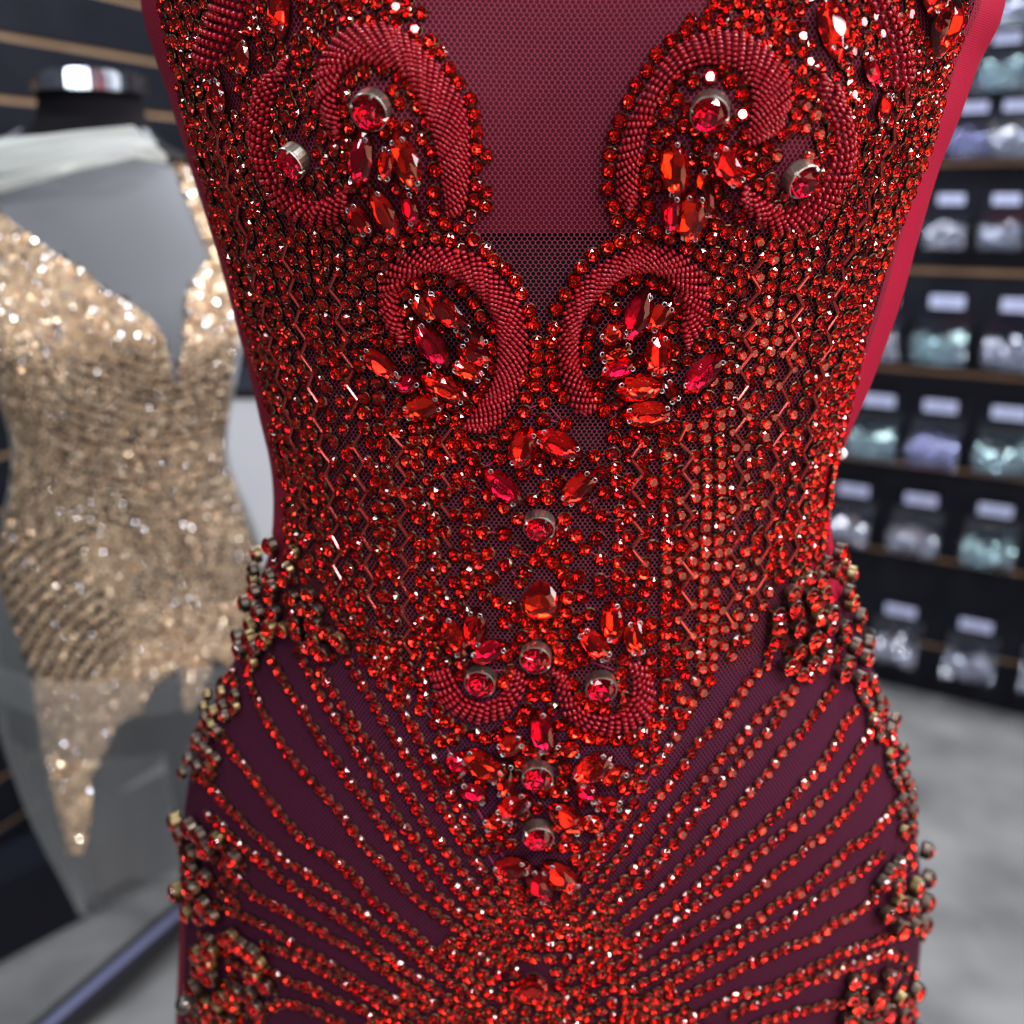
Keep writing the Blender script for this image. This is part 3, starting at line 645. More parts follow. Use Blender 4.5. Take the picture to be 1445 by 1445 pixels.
# ---- chains of the skirt
CH = """352 950 364 984 376 1009 392 1037 414 1071 429 1087 451 1112 476 1137 501 1174 529 1205 560 1240 600 1275 650 1310 700 1345
386 931 407 968 423 990 442 1024 460 1052 479 1077 495 1102 510 1118 526 1140 541 1165 563 1190 588 1224 620 1262 665 1300 712 1335
423 919 448 968 467 1003 491 1034 510 1068 529 1093 554 1140 580 1176 612 1215 650 1258 690 1300 725 1330
454 947 476 981 498 1018 513 1037 535 1065 557 1090 579 1121 604 1165 640 1210 680 1262 715 1305
495 934 507 959 523 978 538 1009 554 1034 572 1062 591 1087 613 1124 632 1149 650 1180 680 1225 712 1275 735 1315
530 950 560 987 588 1034 607 1068 625 1099 647 1137 666 1171 695 1215 722 1262 742 1305
590 990 616 1020 634 1060 652 1098 670 1135 690 1170 706 1200 728 1245 748 1290
314 1037 333 1062 351 1087 367 1106 383 1130 398 1149 423 1177 447 1196 474 1211 504 1241 527 1268 561 1298 588 1317 618 1348 650 1372 690 1395
302 1112 323 1137 354 1168 373 1183 405 1215 428 1226 455 1245 489 1272 512 1287 534 1306 557 1321 584 1344 620 1372 660 1400
308 1158 336 1186 375 1218 401 1241 447 1272 477 1291 512 1314 534 1336 573 1367 610 1390 650 1420
290 1196 329 1230 359 1260 394 1279 428 1298 462 1317 496 1336 519 1348 554 1375 590 1396 630 1425 660 1445
325 1283 371 1302 397 1317 424 1336 458 1352 489 1371 527 1394 565 1412 600 1440
378 1333 420 1348 450 1366 481 1382 520 1405 560 1432
330 1335 367 1359 394 1375 420 1386 458 1401 489 1413 530 1432 560 1450
363 1450 375 1424 394 1413 420 1415 451 1426 477 1439 500 1452
1081 937 1062 953 1037 987 1021 1009 1006 1025 990 1040 978 1056 965 1077 953 1093 937 1112 925 1127 912 1146 900 1165 878 1200 855 1230 825 1275 795 1310
1000 960 985 985 968 1010 950 1040 935 1065 920 1090 905 1112 892 1135 872 1165 850 1200 826 1240 800 1280 780 1310
940 1020 925 1045 910 1070 895 1095 880 1120 862 1150 842 1185 822 1220 798 1262 775 1300
1118 972 1087 993 1071 1009 1056 1025 1034 1053 1018 1068 1006 1084 990 1099 978 1115 962 1130 947 1149 937 1165 925 1187 900 1218 868 1252 830 1300
1121 975 1102 1003 1090 1021 1074 1040 1062 1053 1046 1071 1034 1084 1021 1099 1006 1115 993 1130 981 1149 965 1168 956 1180 944 1196 928 1215 900 1245 865 1280 825 1325
1174 972 1165 981 1149 1006 1130 1031 1115 1046 1102 1059 1090 1078 1081 1090 1065 1106 1053 1121 1040 1140 1025 1152 1009 1168 997 1187 981 1202 965 1218 953 1233 930 1255 895 1285 850 1325 815 1355
1205 1003 1190 1018 1180 1043 1168 1062 1155 1081 1140 1096 1130 1106 1115 1127 1099 1143 1084 1155 1071 1171 1053 1183 1040 1193 1028 1208 1012 1221 1000 1236 970 1262 935 1290 890 1325 850 1355
1224 1034 1215 1049 1205 1065 1190 1090 1177 1106 1162 1121 1149 1134 1137 1149 1124 1158 1106 1174 1093 1183 1078 1196 1062 1208 1049 1224 1034 1236 1000 1262 965 1290 920 1322 875 1355
1233 1087 1211 1118 1199 1137 1187 1149 1174 1162 1158 1180 1143 1187 1127 1205 1103 1222 1073 1249 1054 1264 1035 1279 1016 1291 997 1302 978 1314 959 1327 944 1340 905 1362 870 1385
1261 1134 1246 1155 1230 1174 1215 1187 1202 1190 1190 1202 1177 1215 1161 1230 1130 1257 1096 1272 1077 1289 1062 1298 1046 1306 1027 1317 989 1340 955 1358 915 1380 880 1402
1240 1205 1218 1222 1199 1237 1168 1257 1149 1268 1138 1279 1119 1291 1100 1304 1065 1317 1050 1323 1031 1338 1012 1348 980 1366 945 1385 900 1412
1222 1276 1206 1285 1191 1295 1172 1302 1157 1317 1138 1327 1119 1333 1100 1340 1077 1350 1058 1357 1039 1367 1020 1378 1005 1386 982 1396 967 1405 930 1420 895 1440
1271 1317 1237 1325 1203 1337 1180 1344 1164 1356 1145 1363 1130 1371 1115 1378 1096 1388 1062 1397 1043 1401 1024 1411 1005 1420 975 1435 950 1450
1279 1363 1271 1348 1248 1344 1218 1354 1191 1363 1172 1373 1153 1378 1138 1382 1119 1394 1100 1401 1070 1412 1045 1422 1020 1440
1187 1413 1161 1416 1145 1422 1123 1424 1107 1432 1084 1435 1060 1448"""
CHAINS = []
for line in CH.split('\n'):
    v = list(map(float, line.split())); poly = list(zip(v[::2], v[1::2]))
    P3 = resample(poly, .0064); CHAINS.append(P3)
    for x, y, h in P3: rh(x, y, 9.0, .74, jit=.8)
    (ax, ay), (bx_, by_) = poly[-2:]
    if ay > 1380 or by_ > 1380:
        q_ = math.hypot(bx_ - ax, by_ - ay)
        for t_ in range(1, 6): rh(bx_ + (bx_ - ax) / q_ * 20 * t_, by_ + (by_ - ay) / q_ * 20 * t_, 9.0, .74)
# crowded stones where the chains run together
cand = [(x, y) for x in np.arange(520, 1010, 4.5) for y in np.arange(1040, 1545, 4.5)]; rng.shuffle(cand)
def dense(x, y):
    if y > 1260: return abs(x - 755) < 60 + (y - 1260) * .95
    if y > 1040: return abs(x - 762) < 62 - max(0, (y - 1200)) * .3
    return False
for x, y in cand:
    if dense(x, y): rh(x, y, 9.2, .88)
# collared crystals heaped at both sides of the hips
HEAPS = [([(352, 790), (372, 770), (392, 760), (440, 765), (462, 840), (500, 905), (470, 935), (430, 900), (395, 880), (378, 930), (345, 935), (348, 860)], 13),
         ([(1160, 745), (1185, 800), (1205, 860), (1222, 930), (1200, 960), (1160, 935), (1130, 960), (1078, 925), (1085, 860), (1120, 810), (1140, 770)], 13),
         ([(330, 940), (305, 975), (278, 1040), (268, 1090), (300, 1110), (320, 1040), (345, 990)], 10),
         ([(258, 1150), (300, 1150), (345, 1195), (352, 1225), (330, 1290), (262, 1290), (255, 1200)], 14),
         ([(285, 1320), (345, 1310), (390, 1350), (385, 1420), (345, 1460), (285, 1460)], 14),
         ([(1215, 945), (1245, 985), (1262, 1040), (1280, 1110), (1288, 1170), (1270, 1185), (1255, 1110), (1235, 1040), (1205, 980)], 9.5),
         ([(1262, 1200), (1296, 1190), (1300, 1320), (1255, 1310), (1225, 1275), (1235, 1235)], 14),
         ([(1190, 1370), (1290, 1370), (1290, 1460), (1190, 1460)], 14)]
nc = 0
for poly, r in HEAPS:
    xs = [p[0] for p in poly]; ys = [p[1] for p in poly]
    cand = [(x, y) for x in np.arange(min(xs), max(xs), 3.5) for y in np.arange(min(ys), max(ys), 3.5) if in_poly(x, y, poly)]; rng.shuffle(cand)
    for x, y in cand:
        rr = r * random.uniform(.85, 1.1)
        if clear(x, y, rr, .62) and nc < 240:
            h = S(x, y)
            if h is None: continue
            if random.random() < .62: 
                if crystal('cup_crystal', x, y, rr, .14, me_rc2, me_rsg if random.random() < (.40 if x < 700 else .18) else me_rsd, random.uniform(.0, .004)): nc += 1
            else: rh(x, y, 8.6, .3)
T_rh = t_rhinestone()
me_rh = shared_mesh('rhinestone', T_rh, (M_crown, M_foil, M_cup))
def rh_matrix(x, y, r, loc, n):
    q = r * mperpx(loc) * random.uniform(1.0, 1.11)
    return frame(loc, (n + Vector((0, 0, random.uniform(-.12, .12)))).normalized(), None, random.uniform(0, PI), random.uniform(0, .16)) @ Matrix.Diagonal((q, q, q, 1))
def score(s): x, y, r, loc, n = s; return -r * (-(loc - CAM).normalized().dot(n)) + .004 * abs(y - 620) * (1 if y > 620 else .3)
RH.sort(key=score)
for s in RH[:300]: inst('rhinestone', me_rh, rh_matrix(*s), gown)
joined('rhinestone_field', T_rh, (M_crown, M_foil, M_cup), [rh_matrix(*s) for s in RH[300:] if -120 < s[1] < 1560], gown)
# bugle beads
me_bug = None
bm = bmesh.new(); bmesh.ops.create_cone(bm, cap_ends=True, segments=8, radius1=1, radius2=1, depth=1)
me_bug = bpy.data.meshes.new('bugle_bead'); bm.to_mesh(me_bug); bm.free(); me_bug.materials.append(M_bugle)
print('counts: rhinestones', len(RH), 'crystals', nc, 'bugles', len(BUG))
for a, b, n in BUG[:300]:
    d = b - a
    if d.length > .02: continue
    M = Matrix.Translation((a + b) / 2) @ d.to_track_quat('Z', 'Y').to_matrix().to_4x4() @ Matrix.Diagonal((.00085, .00085, d.length * .88, 1))
    inst('bugle_bead', me_bug, M, gown)
# sewing threads seen on the open net and along the skirt chains
bm = bmesh.new()
def thread(a, b, r=.00028):
    ha, hb = S(*a), S(*b)
    if ha and hb and (ha[0] - hb[0]).length < .04: bm_tube(bm, ha[0] + ha[1] * .0004, hb[0] + hb[1] * .0004, r, r, 5)
cen = [s for s in RH if 640 < s[0] < 880 and 560 < s[1] < 960]
for i, s in enumerate(cen):
    near = sorted(cen, key=lambda q: (q[0] - s[0]) ** 2 + (q[1] - s[1]) ** 2)[1:3]
    for q in near: thread((s[0], s[1]), (q[0], q[1]), .0003)
for P3 in CHAINS:
    for a, b in zip(P3, P3[1:]):
        if (a[2][0] - b[2][0]).length < .02: bm_tube(bm, a[2][0] + a[2][1] * .0004, b[2][0] + b[2][1] * .0004, .0004, .0004, 5)
th = gpar(bm_obj('sewing_threads', bm, M_thread)); th['kind'] = 'stuff'

# pins at the sides of the red gown
M_pearl = prin('pearl', (.75, .73, .72), .12, .2, Coat_Weight=.8); M_steel = prin('steel', (.5, .5, .5), .2, 1.0); M_dark_ball = prin('smoked_bead', (.10, .085, .075), .12, .7, Coat_Weight=.7)
for (x, y, Y, r, mt, lab) in [(261, 1417, .445, .0058, M_dark_ball, 'large dark grey ball pin at the lower left edge of the crimson gown'), (399, 618, .470, .0022, M_pearl, 'tiny white pearl pin on the left waist of the crimson gown'), (1187, 640, .485, .0034, M_pearl, 'white pearl pin on the right waist edge of the crimson gown')]:
    p = at_y(x, y, Y); h = S(x + (14 if x < 700 else -14), y); q = h[0] if h else p + Vector((.01, 0, 0)); 
    t = empty('ball_pin', p); tag(t, lab, 'pin')
    b_ = bmesh.new(); bmesh.ops.create_uvsphere(b_, u_segments=20, v_segments=12, radius=r); bm_obj('pin_head', b_, mt, t, True)
    b_ = bmesh.new(); bm_tube(b_, (0, 0, 0), (q - p) * 1.05, .0004, .0004, 6); bm_obj('pin_shaft', b_, M_steel, t)

# ================================================================== GOLD GOWN
M_champ = random_metal('champagne_gold', (0.72, 0.45, 0.25), (1.0, 0.82, 0.58), 0.14); M_champ.node_tree.nodes['Principled BSDF'].inputs['Metallic'].default_value = .5
M_clear = random_metal('clear_crystal', (0.80, 0.86, 1.0), (1.0, 0.93, 0.80), 0.10)
M_nude = noise_color(prin('nude_tulle', (.30, .20, .13), .7), (.040, .027, .018), (.07, .048, .032), 25)
M_ivory = sheer_mat('ivory_tulle', (.66, .69, .74), .42)
M_ivory2 = sheer_mat('ivory_tulle_skirt', (.44, .46, .46), .24)
M_fold = sheer_mat('ivory_fold', (.86, .88, .82), .62)
GY = 1.08
GROWS = [(168, 64, 190, .05), (182, 62, 192, .052), (198, 20, 214, .065), (214, -45, 236, .08), (250, -72, 262, .095), (300, -76, 290, .105), (350, -70, 312, .113), (400, -62, 328, .118),
         (450, -42, 333, .116), (500, -14, 330, .108), (560, 12, 320, .098), (600, 24, 311, .092), (640, 29, 308, .090), (680, 24, 316, .094), (720, 13, 337, .102), (780, 2, 358, .116), (850, -1, 365, .122), (930, 4, 362, .122), (1010, 14, 352, .118)]
def gb(x, z, t):
    if math.cos(t) < 0: return 0
    s = sum(math.exp(-((x - c) / .05) ** 2 - ((z - 1.24) / .055) ** 2) for c in (-.05, .11))
    return -min(1, s) * .022
GP, GU = loft(GROWS, GY, 14, 96, gb)
goldform = empty('dress_form', (-.42, GY, 0)); tag(goldform, 'black dress form with chrome neck cap wearing the gold gown', 'dress form')
fpar(grid_obj('torso', GP, GU, M_form_black, None, lambda i, k, c: True, -.004), goldform)
gold = empty('evening_gown', (-.42, GY, .6)); tag(gold, 'champagne gold beaded gown with ivory tulle, blurred at left behind', 'gown')
gs = 96; gbv = BVHTree.FromPolygons(offs(GP, .0015), [(i * gs + k, (i + 1) * gs + k, (i + 1) * gs + (k + 1) % gs, i * gs + (k + 1) % gs) for i in range(len(GP) - 1) for k in range(gs)])
GPOLY = [(-80, 270), (0, 300), (60, 345), (110, 378), (150, 412), (200, 440), (232, 480), (245, 548), (258, 470), (262, 412), (295, 362), (262, 285), (236, 222), (250, 216), (300, 290), (325, 370), (335, 450), (322, 560), (310, 640), (340, 720), (364, 790), (366, 880), (348, 960), (300, 925), (282, 985), (262, 1006), (250, 940), (215, 965), (200, 1002), (165, 1022), (145, 1062), (130, 1092), (128, 1150), (120, 1205), (100, 1200), (82, 1125), (62, 1050), (50, 955), (18, 870), (-5, 800), (20, 690), (24, 620), (0, 560), (-60, 450)]
def px_of(c):
    v = c - CAM; zc = v.dot(FWD); yc = v.dot(Vector((0, SP, CP))); return 722.5 + FPX * v.x / zc, 722.5 - FPX * yc / zc
z_bust = at_y(0, 300, GY).z; M_ivory3 = sheer_mat('ivory_tulle_hip', (.44, .46, .46), .30)
fpar(grid_obj('ivory_side', GP, GU, M_ivory3, None, lambda i, k, c: at_y(0, 950, GY).z < c.z <= at_y(0, 545, GY).z and not in_poly(*px_of(c), GPOLY), .003), gold)
fpar(grid_obj('ivory_yoke', GP, GU, M_ivory, None, lambda i, k, c: c.z > at_y(0, 545, GY).z and px_of(c)[1] > 188 and not in_poly(*px_of(c), GPOLY), .003), gold)
fpar(grid_obj('nude_bodice', GP, GU, M_nude, None, lambda i, k, c: in_poly(*px_of(c), GPOLY) or (c.y > GY + .02 and c.z < z_bust), .0020), gold)
# ivory folds across the collarbone
def ribbon(name, pts, widths, mat, parent, Y, wave=.004, n=40):
    V = []; F = []
    xs = np.linspace(0, 1, n); d = np.linspace(0, 1, len(pts))
    for i, s in enumerate(xs):
        x = np.interp(s, d, [p[0] for p in pts]); y = np.interp(s, d, [p[1] for p in pts]); wd = np.interp(s, d, widths); yy = np.interp(s, d, Y) if isinstance(Y, (list, tuple)) else Y
        for j in range(7):
            f = j / 6 - .5; p = at_y(x, y + f * wd, yy); p.y += wave * math.sin(j * 2.1 + s * 5) - .004 * math.cos(f * 3); V.append(p)
    for i in range(n - 1):
        for j in range(6): F.append((i * 7 + j, i * 7 + j + 1, (i + 1) * 7 + j + 1, (i + 1) * 7 + j))
    return fpar(mesh_obj(name, V, F, mat, None, smooth=True), parent)
ribbon('tulle_fold', [(-90, 222), (0, 222), (100, 214), (190, 200), (236, 224)], [30, 50, 58, 46, 12], M_fold, gold, [1.0, .985, .97, .985, 1.02])
ribbon('tulle_fold', [(-90, 275), (0, 262), (90, 240), (150, 228)], [16, 22, 14, 4], M_fold, gold, [.985, .972, .965, .972])
# gold skirt of tulle hanging below the hips
sk_rows = [(900, 2, 364, .122), (960, 6, 362, .12), (1010, 16, 352, .118), (1060, 32, 345, .11), (1110, 48, 338, .10), (1160, 70, 330, .09), (1210, 94, 322, .075), (1260, 118, 300, .06), (1288, 130, 285, .05)]
SPt, SU = loft(sk_rows, GY - .01, 10, 96)
for i, r in enumerate(SPt):
    for k, p in enumerate(r): t = -PI + 2 * PI * k / 96; p.y += .006 * math.sin(t * 9) * min(1, i / 10); p.x += .004 * math.sin(t * 9 + 1.3) * min(1, i / 10)
fpar(grid_obj('tulle_skirt', SPt, SU, M_ivory2, None, lambda i, k, c: 940 < px_of(c)[1] < 1288 - max(0, px_of(c)[0] - 130) * .45, .004), gold)
skb = BVHTree.FromPolygons(offs(SPt, .005), [(i * gs + k, (i + 1) * gs + k, (i + 1) * gs + (k + 1) % gs, i * gs + (k + 1) % gs) for i in range(len(SPt) - 1) for k in range(gs)])
def SG(px, py):
    d = ray(px, py).normalized()
    for B in (gbv, skb):
        loc, n, i, _ = B.ray_cast(CAM, d, 3)
        if loc is not None:
            return loc, (-n if n.dot(d) > 0 else n)
    return None
def t_gem():
    V = [(0, 0, .9)] + ring(.62, .62, 6) + ring(1, .1, 6, .5) + [(0, 0, -.4)]
    F = [(0, 1 + k, 1 + (k + 1) % 6) for k in range(6)] + [(1 + k, 7 + k, 1 + (k + 1) % 6) for k in range(6)] + [(7 + k, 7 + (k + 1) % 6, 1 + (k + 1) % 6) for k in range(6)] + [(7 + (k + 1) % 6, 7 + k, 13) for k in range(6)]
    return V, F, [0] * len(F)
T_gem = t_gem(); Gm = []; Gc = []
def stripes(x, y):
    if y < 500: return True
    if y < 745:
        c = (y - 600) * .86 - (x - 60) * .62 + .0019 * (x - 60) ** 2 + 3 * math.sin(x * .05)
        return (c / 13.0) % 1 < .66 or random.random() < .22
    if x < 205 and y < 960:
        r = math.hypot((x - 250) * .95, (y - 1010) * 1.0); 
        if x < 150 + 30 * math.sin(y * .03): return (r / 17.0) % 1 < .58 or random.random() < .12
    if y < 900 and x > 190: return ((y * .8 + x * .9) / 13) % 1 < .66 or random.random() < .3
    return True
for x in np.arange(-80, 372, 3.9):
    for y in np.arange(215, 1210, 3.9):
        xx, yy = x + random.uniform(-1.9, 1.9), y + random.uniform(-1.9, 1.9)
        if xx < -30 or not in_poly(xx, yy, GPOLY) or not stripes(xx, yy): continue
        h = SG(xx, yy)
        if not h: continue
        big = yy < 480 or (xx > 190 and yy > 850) or yy > 960
        q = random.uniform(.0018, .0036) if big else random.uniform(.0014, .0021)
        n = (h[1] + Vector([random.gauss(0, .55 if big else .30) for _ in range(3)])).normalized()
        M = frame(h[0] + h[1] * .003, n, None, random.uniform(0, 3)) @ Matrix.Diagonal((q, q, q, 1))
        (Gc if random.random() < (.20 if yy < 480 else .09) else Gm).append(M)
joined('gold_bead_embroidery', T_gem, (M_champ,), Gm, gold); joined('clear_crystal_scatter', T_gem, (M_clear,), Gc, gold)
# neck, cap and stand of that form
M_chrome = noise_color(prin('chrome', (.75, .77, .85), .14, 1.0), (.6, .62, .70), (.85, .87, .92), 60)
pN = at_y(127, 185, GY); pT = at_y(124, 126, GY); rN = 65 * (GY / FPX) * 1.02
bm = bmesh.new()
prof = [(rN * 1.9, -.028), (rN * 1.35, -.012), (rN * 1.08, .006), (rN * .98, .03), (rN, pT.z - pN.z + .004)]
prev = None
for r, z in prof:
    rv = [bm.verts.new((pN.x + r * math.cos(2 * PI * k / 32), GY + r * .8 * math.sin(2 * PI * k / 32) + .01, pN.z + z)) for k in range(32)]
    if prev:
        for k in range(32): bm.faces.new((prev[k], prev[(k + 1) % 32], rv[(k + 1) % 32], rv[k]))
    prev = rv
bm.faces.new(prev); fpar(bm_obj('neck', bm, M_form_black, None, True), goldform)
pC = at_y(121, 120, GY); bm = bmesh.new(); rC = 70 * (GY / FPX) * 1.02
for (z0, z1, r) in ((-.008, .009, rC), (.009, .012, rC * .86)):
    bm_tube(bm, (pC.x, GY + .01, pC.z + z0), (pC.x, GY + .01, pC.z + z1), r, r, 48)
bmesh.ops.bevel(bm, geom=[e for e in bm.edges if len(e.link_faces) == 2 and abs(e.calc_face_angle()) > 1], offset=.0015, segments=2, affect='EDGES')
fpar(bm_obj('neck_cap', bm, M_chrome, None), goldform)
gc = sum(GP[-1], Vector()) / 96; gc.x = at_y(290, 1400, GY).x; bm = bmesh.new(); bm_tube(bm, (gc.x, gc.y, .02), (gc.x, gc.y, gc.z + .03), .014, .014, 20); bm_tube(bm, (gc.x, gc.y, 0), (gc.x, gc.y, .02), .13, .125, 40)
fpar(bm_obj('pole', bm, M_form_black, None), goldform)
M_bar_highlight = prin('lavender_bar_highlight', (.50, .52, .85), .3, .8); M_legb = prin('black_leg', (.012, .012, .016), .35)  # lavender metal carries the highlight of the black bar
lA, lB = at_z(60, 1462, .03), at_z(248, 1300, .06)
rackb = empty('stand_base', (lB.x, lB.y, 0)); tag(rackb, 'black flat foot bar with lavender painted highlight along it, on the concrete at lower left', 'stand')
def leg_bar(a, b):
    d = (b - a).normalized(); n = d.cross(Vector((0, 0, 1))).normalized(); R = Matrix((d, n, n.cross(d) * -1)).transposed()
    bm = bmesh.new(); bm_box(bm, (a + b) / 2, ((b - a).length, .062, .024), R); bmesh.ops.bevel(bm, geom=bm.edges[:], offset=.003, segments=2, affect='EDGES')
    fpar(bm_obj('foot_bar', bm, M_legb, None), rackb)
    bm = bmesh.new(); bm_box(bm, (a + b) / 2 + Vector((0, 0, .013)), ((b - a).length * .99, .015, .004), R); fpar(bm_obj('painted_highlight', bm, M_bar_highlight, None), rackb)  # highlight along the bar put in as a thin lavender strip
dl = (lB - lA).normalized(); hub = lB + dl * .04; leg_bar(lA - dl * .1, hub)
bm = bmesh.new(); bm_tube(bm, hub, hub + Vector((0, 0, .5)), .014, .014, 16); fpar(bm_obj('post', bm, M_legb, None), rackb)

# ================================================================== things behind
M_black_plastic = prin('black_plinth', (.007, .008, .014), .5, Specular_IOR_Level=.2)
a, b = at_z(-40, 1382, 0), at_z(250, 1228, 0); d = (b - a).normalized(); n = Vector((-d.y, d.x, 0)); a2 = a - d * .03; b2 = b + d * .1
bm = bmesh.new(); R = Matrix((d, n, Vector((0, 0, 1)))).transposed(); hp = .17
bm_box(bm, (a2 + b2) / 2 + n * .06 + Vector((0, 0, hp / 2)), ((b2 - a2).length, .12, hp), R); bmesh.ops.bevel(bm, geom=bm.edges[:], offset=.004, segments=2, affect='EDGES')
pl = bm_obj('display_plinth', bm, M_black_plastic); tag(pl, 'long low black plinth on the concrete floor under the left slat wall', 'plinth')
# white carton between the gowns
M_white = noise_color(prin('white_card', (.8, .84, .95), .5), (.84, .90, .99), (.88, .94, 1.0), 8)
bx = empty('storage_box'); tag(bx, 'pale blue white storage box seen between the two gowns', 'box')
YX = 1.62; c1, c2 = at_y(296, 560, YX), at_y(452, 800, YX)
bx.location = ((c1.x + c2.x) / 2, YX + .13, c2.z)
bm = bmesh.new(); vs = bm_box(bm, (0, 0, (c1.z - c2.z) / 2), (c2.x - c1.x, .26, c1.z - c2.z)); bmesh.ops.bevel(bm, geom=bm.edges[:], offset=.004, segments=2, affect='EDGES'); bm_obj('carton', bm, M_white, bx)
bm = bmesh.new(); bm_box(bm, (0, 0, c1.z - c2.z + .006), (c2.x - c1.x + .01, .27, .018)); bmesh.ops.bevel(bm, geom=bm.edges[:], offset=.003, segments=1, affect='EDGES'); bm_obj('lid', bm, M_black_plastic, bx)
bm = bmesh.new(); top_z = c2.z; bm_box(bm, (bx.location.x, bx.location.y, top_z - .012), (.34, .34, .024))
for sx in (-.15, .15):
    for sy in (-.15, .15): bm_box(bm, (bx.location.x + sx, bx.location.y + sy, (top_z - .024) / 2), (.03, .03, top_z - .024))
st = bm_obj('side_table', bm, M_black_plastic); tag(st, 'small black table carrying the white storage box', 'table')

# crystal bins on the right slat wall
M_acryl = prin('clear_acrylic', (.80, .84, .92), .08, 0, Transmission_Weight=1.0, IOR=1.3); 
def thin_clear(name, tint, refl):
    m, nt, b_ = new_mat(name); N, L = nt.nodes, nt.links; N.remove(b_)
    t = N.new('ShaderNodeBsdfTransparent'); t.inputs[0].default_value = (*tint, 1); g = N.new('ShaderNodeBsdfGlossy'); g.inputs['Roughness'].default_value = .12
    fr = N.new('ShaderNodeFresnel'); fr.inputs[0].default_value = 1.5; ad = N.new('ShaderNodeMath'); ad.operation = 'ADD'; ad.inputs[1].default_value = refl
    L.new(fr.outputs[0], ad.inputs[0]); mx = N.new('ShaderNodeMixShader'); L.new(ad.outputs[0], mx.inputs[0]); L.new(t.outputs[0], mx.inputs[1]); L.new(g.outputs[0], mx.inputs[2]); L.new(mx.outputs[0], N['Material Output'].inputs[0]); return m
M_bin = thin_clear('clear_bin_plastic', (.86, .88, .94), .10)
M_label = prin('label_paper', (.66, .72, 1.0), .5); M_print = prin('label_print', (.22, .24, .40), .6)
M_card = prin('black_card', (.006, .007, .014), .5, Specular_IOR_Level=.2)
FILL = [('silver', prin('silver_beads', (.86, .88, .96), .10, .9)), ('aqua', prin('aqua_beads', (.62, .82, .84), .10, .85)), ('smoky violet', prin('violet_beads', (.52, .54, .82), .12, .85)), ('grey', prin('grey_beads', (.66, .68, .78), .12, .9))]
up = Vector((0, 0, 1))
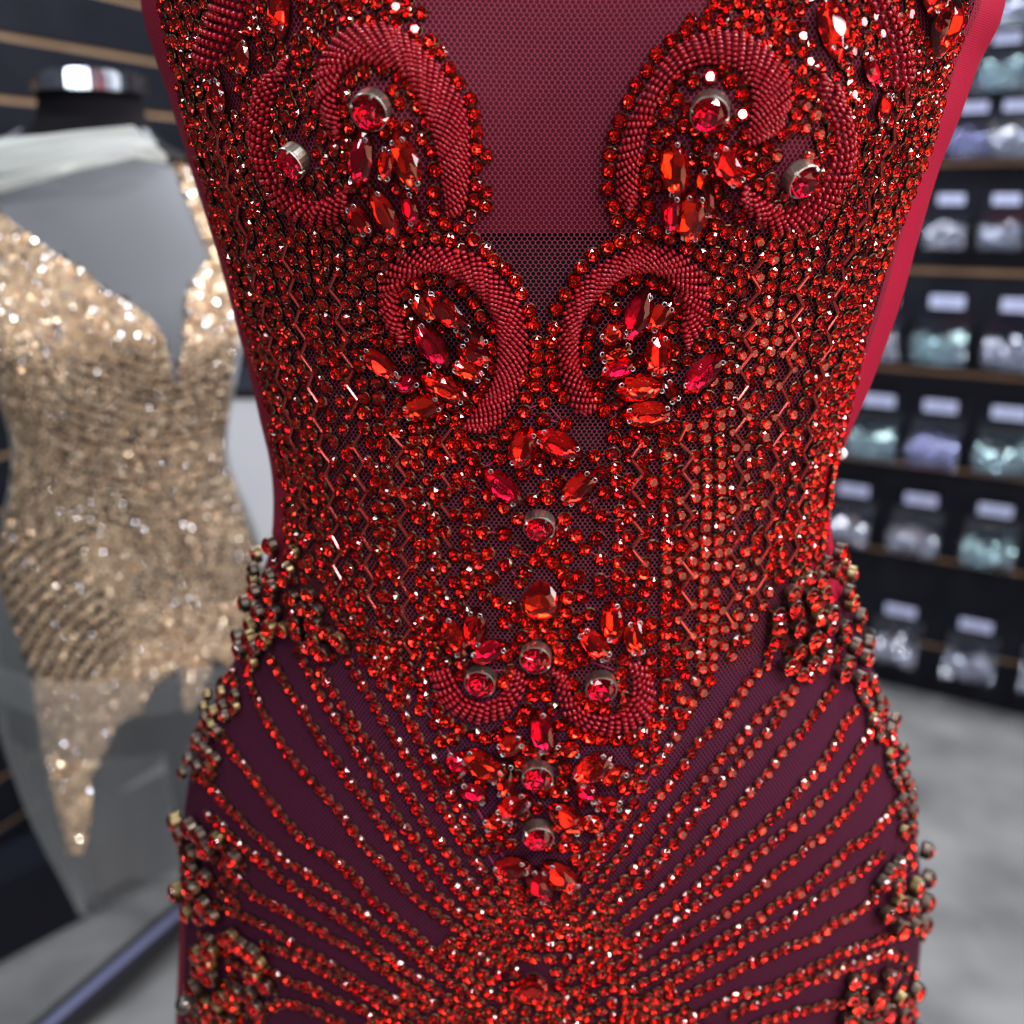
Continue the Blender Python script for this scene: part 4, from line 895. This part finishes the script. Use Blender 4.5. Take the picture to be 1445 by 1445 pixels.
def build_bin(fill_mat, seed):
    """bin hanging on the wall: local x along the wall, y out of the wall, z up; 0.19 wide"""
    root = empty('bead_bin'); W, D = .178, .15
    bm = bmesh.new(); th = .003
    bm_box(bm, (0, .006, .03), (W, .010, .20)); bm_obj('back_card', bm, M_card, root)
    bm = bmesh.new(); vs = bm_box(bm, (0, .030, .098), (W * .62, .003, .044), Matrix.Rotation(-.25, 3, 'X')); lb = bm_obj('label_card', bm, M_label, root)
    bm = bmesh.new()
    for z_, w_ in ((.104, .40), (.092, .46)): bm_box(bm, (0, .0325 - (z_ - .098) * -.25, z_), (W * w_, .001, .003), Matrix.Rotation(-.25, 3, 'X'))
    bm_obj('print_line', bm, M_print, lb)
    bm = bmesh.new(); bm_box(bm, (0, .018, .10), (W * .70, .018, .060), Matrix.Rotation(-.25, 3, 'X')); bm_obj('label_holder', bm, M_card, root)
    prof = [(.012, .050), (.012, -.075), (.075, -.118), (D, -.060), (D + .012, -.020)]       # y, z of the tray from back to front
    V = []; F = []
    for s in (-1, 1): V += [(s * W / 2, y, z) for y, z in prof]
    m = len(prof)
    for i in range(m - 1): F.append((i, i + 1, m + i + 1, m + i))
    F += [tuple(range(m)), tuple(m + i for i in reversed(range(m)))]
    mesh_obj('tray', V, F, M_bin, root)
    rn = random.Random(seed); Ms = []
    for k in range(420):
        x = rn.uniform(-W / 2 + .008, W / 2 - .008); y = rn.uniform(.020, D - .004)
        z = np.interp(y, [.012, .075, D], [-.070, -.110, -.058]) + rn.uniform(.004, .062) + .012 * math.sin(x * 40 + seed)
        q = rn.uniform(.0050, .0085); n_ = Vector((rn.uniform(-1, 1), rn.uniform(-1, 1), rn.uniform(-.2, 1))).normalized()
        Ms.append(frame(Vector((x, y, z)), n_) @ Matrix.Diagonal((q, q, q, 1)))
    o = joined('loose_crystals', T_gem, (fill_mat,), Ms, None); o.parent = root
    return root
protos = [build_bin(m, i * 3 + 1) for i, (n_, m) in enumerate(FILL)]
Rm = Matrix((dR * -1, nR, up)).transposed().to_4x4()    # columns: along the wall, out of the wall, up
if Rm.determinant() < 0: Rm = Matrix((dR, nR, up)).transposed().to_4x4()
used = set()
rowsB = [(-60, [1352, 1422, 1490], 'highest'), (30, [1352, 1424, 1495], 'top'), (125, [1300, 1378, 1440, 1508], 'second'), (256, [1262, 1345, 1424, 1500], 'third'), (413, [1245, 1338, 1442, 1540], 'fourth'), (563, [1150, 1240, 1328, 1428, 1530], 'fifth'), (700, [1110, 1203, 1300, 1408, 1520], 'sixth'), (866, [1170, 1270, 1380, 1495], 'lowest')]
ords = ['first', 'second', 'third', 'fourth', 'fifth']
kk = 0
for (yy, xs, rname) in rowsB:
    x_ref = xs[len(xs) // 2]; zrow = on_right(1340, yy, .03).z
    # keep every row level: one height for all bins of a row
    vis = [x for x in xs if x > 1150]
    for j, x in enumerate(xs):
        d_ = ray(x, yy); t_ = (offR + .03 - nR.dot(CAM)) / nR.dot(d_); p = CAM + d_ * t_
        p.z = zrow; fi = [0, 3, 2, 0, 1, 3, 0, 2, 0, 1, 3][kk % 11] if yy < 500 else [1, 0, 3, 0, 0, 1, 2][kk % 7]; kk += 1
        src = protos[fi]
        if fi in used:
            r = src.copy(); COL.objects.link(r)
            for c in src.children:
                c2_ = c.copy(); COL.objects.link(c2_); c2_.parent = r
                for g_ in c.children: g2 = g_.copy(); COL.objects.link(g2); g2.parent = c2_
        else: r = src; used.add(fi)
        base = p - nR * .03; base.z = p.z - .098
        r.matrix_world = Matrix.Translation(base) @ Rm @ Matrix.Scale(.56 if yy < 300 else .75, 4)
        tag(r, 'bin of %s crystals, %s from left in %s row of right wall' % (FILL[fi][0], ords[j], rname), 'bin', 'bead bins on the right slat wall')
print('ok')
